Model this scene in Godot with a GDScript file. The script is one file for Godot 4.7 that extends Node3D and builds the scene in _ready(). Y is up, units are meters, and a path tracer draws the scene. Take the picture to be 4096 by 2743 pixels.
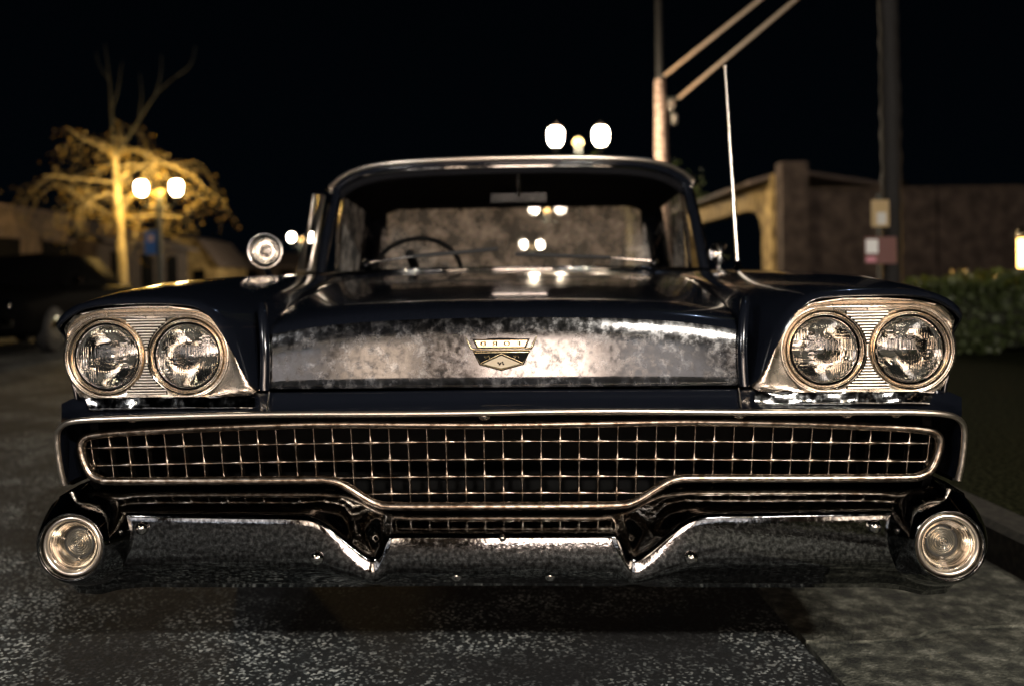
extends Node3D

# The place: a street at night. x runs to the right, -z runs up the street from the camera.
# F, D, H, Y0: the lens (in rows of the measuring sheet), the distance to the car's nose, the eye height and the row of the horizon.
const F := 2181.0
const D := 2.05
const H := 0.934
const X0 := 1108.0
const Y0 := 640.0
const TILT := 0.0125

var M := {}
var rng := RandomNumberGenerator.new()


# ---------------------------------------------------------------- shapes
class Shape:
	var p := PackedVector3Array()
	var t := PackedVector2Array()
	var f := PackedInt32Array()
	var c := PackedColorArray()

	func grid(rows: Array, wrap := false, close := false) -> void:
		var base := p.size()
		var n: int = rows[0].size()
		var m := rows.size()
		for i in m:
			for j in n:
				p.append(rows[i][j])
				t.append(Vector2(float(j) / maxf(1, n - 1), float(i) / maxf(1, m - 1)))
		for i in (m if close else m - 1):
			var i2 := (i + 1) % m
			for j in (n if wrap else n - 1):
				var j2 := (j + 1) % n
				var a := base + i * n + j
				var b := base + i * n + j2
				var c := base + i2 * n + j2
				var d := base + i2 * n + j
				f.append_array([a, b, c, a, c, d])

	func fan(ring: PackedVector3Array, flip := false) -> void:
		var base := p.size()
		var mid := Vector3.ZERO
		for q in ring:
			mid += q
		p.append(mid / ring.size())
		t.append(Vector2(0.5, 0.5))
		for q in ring:
			p.append(q)
			t.append(Vector2(0.5, 0.5))
		for k in ring.size():
			var b := base + 1 + k
			var c := base + 1 + (k + 1) % ring.size()
			f.append_array([base, c, b] if flip else [base, b, c])

	func quad(a: Vector3, b: Vector3, c: Vector3, d: Vector3) -> void:
		var base := p.size()
		p.append_array([a, b, c, d])
		t.append_array([Vector2(0, 0), Vector2(1, 0), Vector2(1, 1), Vector2(0, 1)])
		f.append_array([base, base + 1, base + 2, base, base + 2, base + 3])

	func box(mid: Vector3, size: Vector3, basis := Basis(), bevel := 0.0) -> void:
		var h := size / 2
		var b := minf(bevel, minf(h.x, minf(h.y, h.z)) * 0.9)
		for ax in 3:
			for sgn in [-1.0, 1.0]:
				var n := Vector3.ZERO
				n[ax] = sgn
				var u := Vector3.ZERO
				var v := Vector3.ZERO
				u[(ax + 1) % 3] = 1
				v[(ax + 2) % 3] = 1
				var o := n * h[ax]
				var uu := u * (h[(ax + 1) % 3] - b)
				var vv := v * (h[(ax + 2) % 3] - b)
				var c := [o - uu - vv, o + uu - vv, o + uu + vv, o - uu + vv]
				if sgn > 0:
					c.reverse()
				quad(mid + basis * c[0], mid + basis * c[1], mid + basis * c[2], mid + basis * c[3])
		if b > 0:
			for ax in 3:
				var u := Vector3.ZERO
				u[ax] = h[ax] - b
				for s1 in [-1.0, 1.0]:
					for s2 in [-1.0, 1.0]:
						var i1 := (ax + 1) % 3
						var i2 := (ax + 2) % 3
						var q := Vector3.ZERO
						q[i1] = s1 * h[i1]
						q[i2] = s2 * (h[i2] - b)
						var r := Vector3.ZERO
						r[i1] = s1 * (h[i1] - b)
						r[i2] = s2 * h[i2]
						var c := [q - u, q + u, r + u, r - u]
						if s1 * s2 < 0:
							c.reverse()
						quad(mid + basis * c[0], mid + basis * c[1], mid + basis * c[2], mid + basis * c[3])
			for sx in [-1.0, 1.0]:
				for sy in [-1.0, 1.0]:
					for sz in [-1.0, 1.0]:
						var s := Vector3(sx, sy, sz)
						var i0 := p.size()
						p.append_array([mid + basis * (s * Vector3(h.x, h.y - b, h.z - b)), mid + basis * (s * Vector3(h.x - b, h.y, h.z - b)), mid + basis * (s * Vector3(h.x - b, h.y - b, h.z))])
						t.append_array([Vector2.ZERO, Vector2.ZERO, Vector2.ZERO])
						f.append_array([i0, i0 + 2, i0 + 1] if sx * sy * sz > 0 else [i0, i0 + 1, i0 + 2])

	# a tube along a path; radius a number or one per point; flat squeezes it along the second axis
	func tube(path: PackedVector3Array, radius, sides := 8, closed := false, flat := 1.0, hint := Vector3.UP) -> void:
		var rows := []
		var n := path.size()
		for i in n:
			var a := path[(i - 1 + n) % n] if closed or i > 0 else path[0]
			var b := path[(i + 1) % n] if closed or i < n - 1 else path[n - 1]
			var dir := (b - a).normalized()
			var side := dir.cross(hint)
			if side.length() < 0.05:
				side = dir.cross(Vector3(0.3, 0.1, 1))
			side = side.normalized()
			var up := side.cross(dir).normalized()
			var r: float = radius[i] if radius is Array or radius is PackedFloat32Array else radius
			var ring := PackedVector3Array()
			for k in sides:
				var w := TAU * k / sides
				ring.append(path[i] + side * cos(w) * r + up * sin(w) * r * flat)
			rows.append(ring)
		grid(rows, true, closed)
		if not closed:
			fan(rows[0], true)
			fan(rows[n - 1])

	# turned shape: profile of (radius, height) about an axis
	func lathe(profile: Array, at := Vector3.ZERO, basis := Basis(), sides := 24) -> void:
		var rows := []
		for q in profile:
			var ring := PackedVector3Array()
			for k in sides:
				var w := TAU * k / sides
				ring.append(at + basis * Vector3(cos(w) * q[0], q[1], sin(w) * q[0]))
			rows.append(ring)
		grid(rows, true)

	func plate(poly: PackedVector2Array, z0: float, z1: float, xf := Transform3D()) -> void:
		var tri := Geometry2D.triangulate_polygon(poly)
		for side in 2:
			var base := p.size()
			for q in poly:
				p.append(xf * Vector3(q.x, q.y, z1 if side else z0))
				t.append(q)
			for k in range(0, tri.size(), 3):
				f.append_array([base + tri[k], base + tri[k + 1 + side], base + tri[k + 2 - side]])
		for k in poly.size():
			var a := poly[k]
			var b := poly[(k + 1) % poly.size()]
			quad(xf * Vector3(a.x, a.y, z0), xf * Vector3(b.x, b.y, z0), xf * Vector3(b.x, b.y, z1), xf * Vector3(a.x, a.y, z1))

	func mesh() -> ArrayMesh:
		var n := PackedVector3Array()
		n.resize(p.size())
		for k in range(0, f.size(), 3):
			var a := p[f[k]]
			var w := (p[f[k + 2]] - a).cross(p[f[k + 1]] - a)
			for j in 3:
				n[f[k + j]] += w
		for k in n.size():
			n[k] = n[k].normalized() if n[k].length_squared() > 1e-30 else Vector3.UP
		var a := []
		a.resize(Mesh.ARRAY_MAX)
		a[Mesh.ARRAY_VERTEX] = p
		a[Mesh.ARRAY_NORMAL] = n
		a[Mesh.ARRAY_TEX_UV] = t
		a[Mesh.ARRAY_INDEX] = f
		if c.size() == p.size():
			a[Mesh.ARRAY_COLOR] = c
		var m := ArrayMesh.new()
		m.add_surface_from_arrays(Mesh.PRIMITIVE_TRIANGLES, a)
		return m


# ---------------------------------------------------------------- naming
var taken := {}

func numbered(called: String) -> String:
	taken[called] = taken.get(called, -1) + 1
	return called if taken[called] == 0 else "%s_%03d" % [called, taken[called]]

func thing(called: String, label: String, category: String, where := Vector3.ZERO, turn := 0.0, group := "") -> Node3D:
	var o := Node3D.new()
	o.name = numbered(called)
	o.position = where
	o.rotation.y = turn
	tag(o, label, category, group)
	add_child(o)
	return o

func tag(o: Node, label: String, category: String, group := "") -> void:
	o.set_meta("label", label)
	o.set_meta("category", category)
	if group:
		o.set_meta("group", group)

func part(called: String, s: Shape, mat: Material, parent: Node, label := "") -> MeshInstance3D:
	return put(called, s.mesh(), mat, parent, label)

func put(called: String, mesh: Mesh, mat: Material, parent: Node, label := "") -> MeshInstance3D:
	var o := MeshInstance3D.new()
	o.mesh = mesh
	o.material_override = mat
	if parent == self:
		o.name = numbered(called)
	else:
		var n := 0
		var name_ := called
		while parent.has_node(name_):
			n += 1
			name_ = "%s_%03d" % [called, n]
		o.name = name_
	if label:
		o.set_meta("label", label)
	parent.add_child(o, true)
	return o

func structure(called: String, s: Shape, mat: Material) -> MeshInstance3D:
	var o := part(called, s, mat, self)
	o.set_meta("kind", "structure")
	return o

func copy(o: Node3D, called: String, where: Vector3, turn: float, label: String) -> Node3D:
	var c: Node3D = o.duplicate()
	c.name = numbered(called)
	add_child(c)
	c.position = where
	c.rotation.y = turn
	c.set_meta("label", label)
	return c


# ---------------------------------------------------------------- measuring
# a point of the car from its half-width and row on the measuring sheet, z metres ahead of the grille
func at(u: float, row: float, z := 0.0) -> Vector3:
	return Vector3(u * (D - z) / F, H - (row - Y0) * (D - z) / F, z)

# a point of the street at a distance up the street
func far(x: float, row: float, d: float) -> Vector3:
	var dx := x - X0
	var dy := row - Y0
	return Vector3((dx - TILT * dy) * d / F, H - (dy + TILT * dx) * d / F, -d)

func smooth(points: PackedVector3Array, per := 6, closed := false) -> PackedVector3Array:
	var out := PackedVector3Array()
	var n := points.size()
	for i in (n if closed else n - 1):
		var a := points[(i - 1 + n) % n] if closed or i > 0 else points[0] * 2 - points[1]
		var b := points[i]
		var c := points[(i + 1) % n]
		var d := points[(i + 2) % n] if closed or i < n - 2 else points[n - 1] * 2 - points[n - 2]
		for k in per:
			out.append(b.cubic_interpolate(c, a, d, float(k) / per))
	if not closed:
		out.append(points[n - 1])
	return out

func table(x: float, xs: Array, ys: Array) -> float:
	if x <= xs[0]:
		return ys[0]
	for k in range(1, xs.size()):
		if x <= xs[k]:
			return lerpf(ys[k - 1], ys[k], (x - xs[k - 1]) / (xs[k] - xs[k - 1]))
	return ys[ys.size() - 1]


# ---------------------------------------------------------------- materials
func grey(v: float) -> Color:
	return Color(v, v, v).linear_to_srgb()

func lin(r: float, g: float, b: float) -> Color:
	return Color(r, g, b).linear_to_srgb()

func mat(color: Color, rough := 0.6, metal := 0.0) -> StandardMaterial3D:
	var m := StandardMaterial3D.new()
	m.albedo_color = color
	m.roughness = rough
	m.metallic = metal
	return m

func noise_tex(size: int, freq: float, kind := FastNoiseLite.TYPE_SIMPLEX_SMOOTH, octaves := 4, ramp: Array = [], seed_ := 1, gain := 0.5) -> NoiseTexture2D:
	var n := FastNoiseLite.new()
	n.noise_type = kind
	n.seed = seed_
	n.frequency = freq
	n.fractal_octaves = octaves
	n.fractal_gain = gain
	if kind == FastNoiseLite.TYPE_CELLULAR:
		n.cellular_return_type = FastNoiseLite.RETURN_CELL_VALUE
		n.fractal_type = FastNoiseLite.FRACTAL_NONE
	var t := NoiseTexture2D.new()
	t.width = size
	t.height = size
	t.seamless = true
	t.noise = n
	if ramp.size():
		var g := Gradient.new()
		var off := PackedFloat32Array()
		var col := PackedColorArray()
		for q in ramp:
			off.append(q[0])
			col.append(q[1])
		g.offsets = off
		g.colors = col
		t.color_ramp = g
	return t

func triplanar(m: StandardMaterial3D, per_metre: float) -> StandardMaterial3D:
	m.uv1_triplanar = true
	m.uv1_world_triplanar = true
	m.uv1_scale = Vector3.ONE * per_metre
	return m

func stucco(color: Color, seed_: int) -> StandardMaterial3D:
	var m := mat(color, 0.9)
	m.albedo_texture = noise_tex(512, 0.012, FastNoiseLite.TYPE_SIMPLEX_SMOOTH, 5, [[0.0, Color(0.5, 0.48, 0.46)], [0.5, Color(0.78, 0.77, 0.76)], [1.0, Color(1, 1, 1)]], seed_)
	m.heightmap_enabled = true
	m.heightmap_texture = noise_tex(512, 0.08, FastNoiseLite.TYPE_SIMPLEX_SMOOTH, 3, [], seed_ + 1)
	m.heightmap_scale = 0.6
	return triplanar(m, 0.4)

func materials() -> void:
	var m := mat(lin(0.004, 0.005, 0.008), 0.16)
	m.clearcoat_enabled = true
	m.clearcoat = 0.6
	m.clearcoat_roughness = 0.05
	M.paint = m

	# the nose of the hood: black with mottled dust plus a painted reflected sheen
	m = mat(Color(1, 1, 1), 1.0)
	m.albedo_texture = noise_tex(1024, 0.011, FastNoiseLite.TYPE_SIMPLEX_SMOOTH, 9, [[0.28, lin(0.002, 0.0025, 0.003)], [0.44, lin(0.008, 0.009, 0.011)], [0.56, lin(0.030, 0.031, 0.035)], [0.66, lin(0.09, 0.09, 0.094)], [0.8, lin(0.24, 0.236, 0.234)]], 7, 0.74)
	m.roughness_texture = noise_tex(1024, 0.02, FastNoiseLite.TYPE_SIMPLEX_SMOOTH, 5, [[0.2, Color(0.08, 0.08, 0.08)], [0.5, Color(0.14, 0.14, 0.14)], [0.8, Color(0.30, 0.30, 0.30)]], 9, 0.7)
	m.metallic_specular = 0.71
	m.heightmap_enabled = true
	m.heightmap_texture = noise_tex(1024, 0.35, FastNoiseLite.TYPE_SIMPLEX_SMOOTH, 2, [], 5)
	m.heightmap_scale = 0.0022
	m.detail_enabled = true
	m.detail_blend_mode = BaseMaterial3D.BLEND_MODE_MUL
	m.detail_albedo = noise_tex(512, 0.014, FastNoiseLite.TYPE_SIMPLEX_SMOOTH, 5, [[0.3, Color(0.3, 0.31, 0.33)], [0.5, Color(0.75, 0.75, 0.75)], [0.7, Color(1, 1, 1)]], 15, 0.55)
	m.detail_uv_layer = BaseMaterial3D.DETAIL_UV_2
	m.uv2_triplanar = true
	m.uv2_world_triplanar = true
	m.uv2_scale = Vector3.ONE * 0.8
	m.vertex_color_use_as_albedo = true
	M.dust_and_sheen = triplanar(m, 1.6)

	m = mat(lin(0.62, 0.60, 0.57), 0.06, 1.0)
	M.chrome = m
	m = mat(lin(0.34, 0.345, 0.345), 1.0, 1.0)
	m.roughness_texture = noise_tex(1024, 0.02, FastNoiseLite.TYPE_SIMPLEX_SMOOTH, 8, [[0.25, Color(0.03, 0.03, 0.03)], [0.55, Color(0.06, 0.06, 0.06)], [0.85, Color(0.13, 0.13, 0.13)]], 21)
	m.albedo_texture = noise_tex(1024, 0.03, FastNoiseLite.TYPE_SIMPLEX_SMOOTH, 8, [[0.25, Color(0.42, 0.42, 0.42)], [0.5, Color(0.68, 0.68, 0.68)], [0.8, Color(1, 1, 1)]], 24, 0.65)
	m.heightmap_enabled = true
	m.heightmap_texture = noise_tex(1024, 0.05, FastNoiseLite.TYPE_SIMPLEX_SMOOTH, 4, [], 22)
	m.heightmap_scale = 0.005
	M.old_chrome = triplanar(m, 2.5)
	m = mat(lin(0.82, 0.73, 0.62), 0.32, 1.0)
	m.roughness_texture = noise_tex(512, 0.03, FastNoiseLite.TYPE_SIMPLEX_SMOOTH, 5, [[0.2, Color(0.6, 0.6, 0.6)], [0.8, Color(1, 1, 1)]], 31)
	m.heightmap_enabled = true
	m.heightmap_texture = noise_tex(512, 0.015, FastNoiseLite.TYPE_SIMPLEX_SMOOTH, 4, [], 32)
	m.heightmap_scale = 0.012
	M.aluminium = triplanar(m, 1.2)
	M.warm_chrome = mat(lin(0.75, 0.68, 0.58), 0.12, 1.0)
	M.satin = mat(lin(0.82, 0.73, 0.62), 0.3, 1.0)
	m = mat(lin(0.44, 0.385, 0.325), 0.26, 1.0)
	m.albedo_texture = noise_tex(512, 0.03, FastNoiseLite.TYPE_SIMPLEX_SMOOTH, 5, [[0.25, Color(0.55, 0.5, 0.45)], [0.6, Color(1, 1, 1)]], 33)
	M.grille = triplanar(m, 3.0)
	M.gold = mat(lin(0.42, 0.35, 0.22), 0.22, 1.0)
	M.enamel = mat(lin(0.36, 0.30, 0.20), 0.35, 0.0)
	M.black = mat(grey(0.003), 0.7)
	M.black.metallic_specular = 0.2
	M.rubber = mat(grey(0.012), 0.75)
	M.cloth = mat(lin(0.006, 0.006, 0.007), 0.95)
	M.cloth.metallic_specular = 0.15
	M.vinyl = mat(lin(0.03, 0.024, 0.02), 0.5)

	m = mat(Color(0.02, 0.02, 0.02, 0.03), 0.0)
	m.transparency = BaseMaterial3D.TRANSPARENCY_ALPHA
	M.glass = m
	# dusty rear glass that glows faintly with the lamps behind it
	m = mat(Color(1, 1, 1), 0.9)
	m.albedo_texture = noise_tex(1024, 0.006, FastNoiseLite.TYPE_SIMPLEX_SMOOTH, 9, [[0.25, Color(0.75, 0.75, 0.73, 0.16)], [0.5, Color(0.85, 0.83, 0.8, 0.42)], [0.75, Color(0.95, 0.93, 0.9, 0.72)]], 41, 0.7)
	m.transparency = BaseMaterial3D.TRANSPARENCY_ALPHA
	m.backlight_enabled = true
	m.backlight = Color(0.9, 0.85, 0.8)
	M.dusty_glass = triplanar(m, 0.9)
	m = mat(Color(1, 1, 1, 0.0), 0.0)
	m.refraction_enabled = true
	m.refraction_scale = 0.05
	m.heightmap_enabled = true
	m.heightmap_texture = lens_texture()
	m.heightmap_scale = 0.22
	M.lens = m
	m = mat(lin(0.8, 0.78, 0.73), 0.03, 1.0)
	M.mirror = m

	# worn asphalt: pale stones in dark binder
	m = mat(Color(1, 1, 1), 0.85)
	m.albedo_texture = noise_tex(2048, 0.075, FastNoiseLite.TYPE_CELLULAR, 1, [[0.0, lin(0.003, 0.0055, 0.0065)], [0.54, lin(0.007, 0.0105, 0.012)], [0.70, lin(0.022, 0.028, 0.030)], [0.82, lin(0.26, 0.285, 0.28)], [1.0, lin(0.9, 0.92, 0.86)]], 51)
	m.heightmap_enabled = true
	m.heightmap_texture = noise_tex(2048, 0.075, FastNoiseLite.TYPE_CELLULAR, 1, [], 51)
	m.heightmap_scale = 0.7
	m.detail_enabled = true
	m.detail_blend_mode = BaseMaterial3D.BLEND_MODE_MUL
	m.detail_albedo = noise_tex(512, 0.012, FastNoiseLite.TYPE_SIMPLEX_SMOOTH, 7, [[0.25, Color(0.2, 0.2, 0.21)], [0.45, Color(0.5, 0.5, 0.5)], [0.7, Color(0.9, 0.9, 0.9)]], 52, 0.65)
	m.detail_uv_layer = BaseMaterial3D.DETAIL_UV_2
	m.uv2_triplanar = true
	m.uv2_world_triplanar = true
	m.uv2_scale = Vector3.ONE * 0.21
	M.asphalt = triplanar(m, 0.95)
	m = mat(Color(1, 1, 1), 0.85)
	m.albedo_texture = noise_tex(1024, 0.012, FastNoiseLite.TYPE_SIMPLEX_SMOOTH, 7, [[0.2, lin(0.008, 0.009, 0.007)], [0.45, lin(0.036, 0.038, 0.028)], [0.6, lin(0.075, 0.076, 0.058)], [0.8, lin(0.17, 0.168, 0.135)]], 61, 0.68)
	m.heightmap_enabled = true
	m.heightmap_texture = noise_tex(1024, 0.1, FastNoiseLite.TYPE_SIMPLEX_SMOOTH, 4, [], 62)
	m.heightmap_scale = 0.5
	M.concrete = triplanar(m, 0.8)
	m = mat(Color(1, 1, 1), 0.95)
	m.albedo_texture = noise_tex(512, 0.05, FastNoiseLite.TYPE_SIMPLEX_SMOOTH, 6, [[0.25, lin(0.004, 0.005, 0.002)], [0.75, lin(0.035, 0.038, 0.018)]], 65)
	m.metallic_specular = 0.1
	M.soil = triplanar(m, 1.3)
	m = mat(Color(1, 1, 1), 0.9)
	m.albedo_texture = noise_tex(512, 0.03, FastNoiseLite.TYPE_SIMPLEX_SMOOTH, 6, [[0.25, lin(0.004, 0.004, 0.003)], [0.75, lin(0.028, 0.027, 0.02)]], 66)
	M.kerb = triplanar(m, 1.5)
	M.brown_stucco = stucco(lin(0.10, 0.073, 0.058), 71)
	M.cream_stucco = stucco(lin(0.6, 0.43, 0.17), 81)
	M.tan_stucco = stucco(lin(0.10, 0.072, 0.05), 91)
	M.roof = mat(lin(0.10, 0.075, 0.06), 0.85)
	M.dark = mat(grey(0.004), 0.8)
	M.dark.metallic_specular = 0.08
	M.iron = mat(lin(0.02, 0.025, 0.022), 0.45, 0.3)
	M.wood = triplanar(mat(lin(0.5, 0.36, 0.28), 0.85), 1.0)
	M.wood.albedo_texture = noise_tex(512, 0.02, FastNoiseLite.TYPE_SIMPLEX_SMOOTH, 5, [[0.2, Color(0.45, 0.42, 0.4)], [0.8, Color(1, 1, 1)]], 95)
	M.bark = triplanar(mat(lin(0.5, 0.44, 0.27), 0.85), 2.0)
	M.bark.albedo_texture = noise_tex(512, 0.04, FastNoiseLite.TYPE_SIMPLEX_SMOOTH, 5, [[0.25, Color(0.4, 0.38, 0.36)], [0.75, Color(1, 1, 1)]], 96)
	M.palm_bark = mat(lin(0.010, 0.009, 0.008), 0.8)
	M.dull_paint = mat(grey(0.004), 0.5)
	M.dull_paint.metallic_specular = 0.04
	M.leaf = mat(lin(0.085, 0.065, 0.022), 0.6)
	M.leaf.backlight_enabled = true
	M.leaf.backlight = Color(0.6, 0.5, 0.2)
	M.hedge_leaf = mat(lin(0.035, 0.048, 0.014), 0.6)
	M.hedge_leaf.backlight_enabled = true
	M.hedge_leaf.backlight = Color(0.3, 0.35, 0.1)
	M.globe = glow(Color(1.0, 0.93, 0.82), 30.0)
	M.warm_glow = glow(Color(1.0, 0.78, 0.42), 6.0)
	M.shop_glow = glow(Color(1.0, 0.90, 0.84), 13.0)
	M.shop_mid = glow(Color(1.0, 0.90, 0.82), 3.6)
	M.shop_dim = glow(Color(0.9, 0.93, 1.0), 1.0)

func glow(c: Color, e: float) -> StandardMaterial3D:
	var m := mat(Color(0.9, 0.9, 0.88), 0.4)
	m.emission_enabled = true
	m.emission = c
	m.emission_energy_multiplier = e
	return m

# the pressed prisms of a sealed-beam lens: blocks of flutes and wedges
func lens_texture() -> ImageTexture:
	var r := RandomNumberGenerator.new()
	r.seed = 12
	var n := 256
	var im := Image.create(n, n, false, Image.FORMAT_L8)
	var cols := 8
	var rws := 6
	var blocks := []
	for k in cols * rws:
		blocks.append([r.randf_range(-1, 1), r.randf_range(-1, 1), r.randf_range(2.0, 4.5), r.randf_range(0.12, 0.4), r.randf() < 0.75])
	for y in n:
		for x in n:
			var cx := x * cols / n
			var cy := y * rws / n
			var b: Array = blocks[cy * cols + cx]
			var fx := float(x * cols % n) / n
			var fy := float(y * rws % n) / n
			var w := fx if b[4] else fy
			var v: float = 0.5 + 0.2 * b[0] * (fx - 0.5) + 0.2 * b[1] * (fy - 0.5) + b[3] * 0.5 * absf(sin(w * PI * b[2]))
			im.set_pixel(x, y, Color(v, v, v))
	return ImageTexture.create_from_image(im)


# ================================================================ the scene
func _ready() -> void:
	rng.seed = 4
	var cam := Camera3D.new()
	cam.name = "camera"
	cam.near = 0.05
	cam.far = 600.0
	cam.projection = Camera3D.PROJECTION_FRUSTUM
	cam.size = 0.05 * 1567.7 / F
	cam.frustum_offset = Vector2(0.05 * 62.5 / F, -0.05 * 144.0 / F)
	cam.position = Vector3(0, H, 0)
	cam.rotation.z = -TILT
	var lens := CameraAttributesPhysical.new()
	lens.frustum_focal_length = 35.0
	lens.frustum_focus_distance = 1.99
	lens.exposure_aperture = 2.2
	lens.frustum_near = 0.05
	lens.frustum_far = 600.0
	cam.attributes = lens
	add_child(cam)
	cam.projection = Camera3D.PROJECTION_FRUSTUM
	cam.size = 0.05 * 1567.7 / F
	cam.frustum_offset = Vector2(0.05 * 62.5 / F, -0.05 * 144.0 / F)

	var env := Environment.new()
	env.background_mode = Environment.BG_SKY
	var sky := ProceduralSkyMaterial.new()
	sky.sky_top_color = lin(0.0002, 0.0003, 0.0005)
	sky.sky_horizon_color = lin(0.0004, 0.0009, 0.0015)
	sky.sky_curve = 0.2
	sky.ground_bottom_color = lin(0.0005, 0.0006, 0.0008)
	sky.ground_horizon_color = lin(0.0016, 0.0022, 0.003)
	env.sky = Sky.new()
	env.sky.sky_material = sky
	env.tonemap_mode = Environment.TONE_MAPPER_LINEAR
	env.tonemap_exposure = 1.5
	env.sdfgi_enabled = true
	env.ssao_enabled = true
	env.ssil_enabled = true
	var we := WorldEnvironment.new()
	we.name = "world_environment"
	we.environment = env
	add_child(we)

	var moon := DirectionalLight3D.new()
	moon.name = "moon_light"
	moon.light_color = Color(0.75, 0.85, 1.0)
	moon.light_energy = 0.004
	moon.light_angular_distance = 0.5
	moon.shadow_enabled = true
	moon.rotation_degrees = Vector3(-50, 150, 0)
	moon.sky_mode = DirectionalLight3D.SKY_MODE_LIGHT_ONLY
	add_child(moon)

	materials()
	ground()
	lamps()
	buildings()
	trees()
	poles()
	other_cars()
	vintage_car()


# ---------------------------------------------------------------- ground
func ground() -> void:
	var s := Shape.new()
	s.quad(Vector3(-120, 0, -250), Vector3(120, 0, -250), Vector3(120, 0, 80), Vector3(-120, 0, 80))
	structure("road", s, M.asphalt)
	# concrete gutter, laid in slabs with a joint between them
	var g := Node3D.new()
	g.name = "gutter"
	g.set_meta("kind", "structure")
	add_child(g)
	var z := 3.0
	var joint := smooth(PackedVector3Array([Vector3(0.80, 0, -2.40), Vector3(0.95, 0, -2.395), Vector3(1.08, 0, -2.42), Vector3(1.2, 0, -2.475), Vector3(1.6, 0, -2.50)]), 8)
	for k in 2:
		s = Shape.new()
		var near_edge := PackedVector3Array()
		var near_low := PackedVector3Array()
		var far_edge := PackedVector3Array()
		for q in joint:
			if k == 0:
				near_edge.append(Vector3(q.x, 0.012, 4.0))
				far_edge.append(Vector3(q.x, 0.012, q.z + 0.004))
			else:
				near_edge.append(Vector3(q.x, 0.016, q.z - 0.006))
				far_edge.append(Vector3(q.x, 0.016, -8.0))
		for q in (far_edge if k == 0 else near_edge):
			near_low.append(Vector3(q.x, -0.02, q.z))
		s.grid([near_edge, far_edge])
		var low := Shape.new()
		s.grid([near_low, far_edge if k == 0 else near_edge])
		var edge := PackedVector3Array([near_edge[0], far_edge[0]])
		s.grid([edge, PackedVector3Array([edge[0] + Vector3(-0.004, -0.03, 0), edge[1] + Vector3(-0.004, -0.03, 0)])])
		part("slab", s, M.concrete, g)
	for k in 8:
		s = Shape.new()
		s.box(Vector3(1.2, -0.02, -8.0 - 2.0 - 4.0 * k), Vector3(0.8, 0.07, 3.985), Basis(), 0.006)
		part("slab", s, M.concrete, g)
	var kb := Node3D.new()
	kb.name = "kerb"
	kb.set_meta("kind", "structure")
	add_child(kb)
	for k in 24:
		s = Shape.new()
		s.box(Vector3(1.69, 0.04, 2.0 - 2.4 * k), Vector3(0.16, 0.2, 2.39), Basis(), 0.02)
		part("kerb_stone", s, M.kerb, kb)
	s = Shape.new()
	s.box(Vector3(16.77, 0.0, -60), Vector3(30, 0.26, 150))
	structure("verge", s, M.soil)
	s = Shape.new()
	s.box(Vector3(-25.0, 0.0, -60), Vector3(33, 0.24, 190))
	structure("far_pavement", s, M.concrete)


# ---------------------------------------------------------------- street lamps
func twin_lamp(label: String, x: float, z: float, tall: float, e: float, banner := false, tint := Color(1.0, 0.91, 0.78)) -> void:
	var o := thing("street_lamp", label, "street lamp", Vector3(x, 0.12, z), 0, "twin-globe street lamps along the street")
	tall -= 0.12
	var s := Shape.new()
	s.lathe([[0.0, 0.0], [0.22, 0.0], [0.22, 0.10], [0.15, 0.22], [0.12, 0.6], [0.085, 0.75], [0.07, 0.8], [0.055, tall - 0.35], [0.07, tall - 0.3], [0.05, tall - 0.24], [0.06, tall - 0.1], [0.03, tall - 0.05], [0.0, tall + 0.0]], Vector3.ZERO, Basis(), 14)
	part("post", s, M.iron, o)
	s = Shape.new()
	for sx in [-1.0, 1.0]:
		s.tube(smooth(PackedVector3Array([Vector3(0, tall - 0.45, 0), Vector3(sx * 0.2, tall - 0.5, 0), Vector3(sx * 0.42, tall - 0.42, 0), Vector3(sx * 0.45, tall - 0.26, 0)]), 5), 0.025, 8)
	part("arm", s, M.iron, o)
	s = Shape.new()
	s.lathe([[0.0, -0.08], [0.07, -0.06], [0.10, 0.0], [0.06, 0.06], [0.0, 0.10]], Vector3(0, tall - 0.12, 0), Basis(), 12)
	part("centre_finial", s, M.cream_stucco, o)
	for sx in [-1.0, 1.0]:
		var c := Vector3(sx * 0.45, tall, 0)
		s = Shape.new()
		s.lathe([[0.0, -0.19], [0.07, -0.19], [0.12, -0.14], [0.148, -0.06], [0.152, 0.06], [0.142, 0.13], [0.10, 0.17], [0.0, 0.17]], c, Basis(), 16)
		var g := part("globe", s, M.globe, o)
		s = Shape.new()
		s.lathe([[0.0, 0.29], [0.025, 0.27], [0.03, 0.24], [0.09, 0.2], [0.11, 0.182], [0.0, 0.182]], c, Basis(), 12)
		part("cap", s, M.roof, g)
		s = Shape.new()
		s.lathe([[0.0, -0.27], [0.05, -0.27], [0.10, -0.202], [0.0, -0.202]], c, Basis(), 12)
		part("cup", s, M.iron, g)
		var l := OmniLight3D.new()
		l.name = "lamp_light"
		l.light_color = tint
		l.light_energy = e
		l.light_size = 0.12
		l.omni_range = 80.0
		l.omni_attenuation = 2.0
		l.shadow_enabled = true
		l.position = c
		o.add_child(l, true)
	if banner:
		var b := Shape.new()
		b.box(Vector3(-0.22, tall - 1.4, 0.0), Vector3(0.32, 0.62, 0.01))
		var cloth := part("banner", b, mat(lin(0.02, 0.09, 0.30), 0.8), o, "blue cloth banner hanging on the post")
		b = Shape.new()
		b.box(Vector3(-0.22, tall - 1.3, 0.008), Vector3(0.14, 0.16, 0.004))
		part("patch", b, mat(lin(0.4, 0.3, 0.28), 0.8), cloth)
		b = Shape.new()
		b.tube(PackedVector3Array([Vector3(0, tall - 1.08, 0), Vector3(-0.4, tall - 1.08, 0)]), 0.012, 6)
		part("banner_rail", b, M.iron, o)

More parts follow.
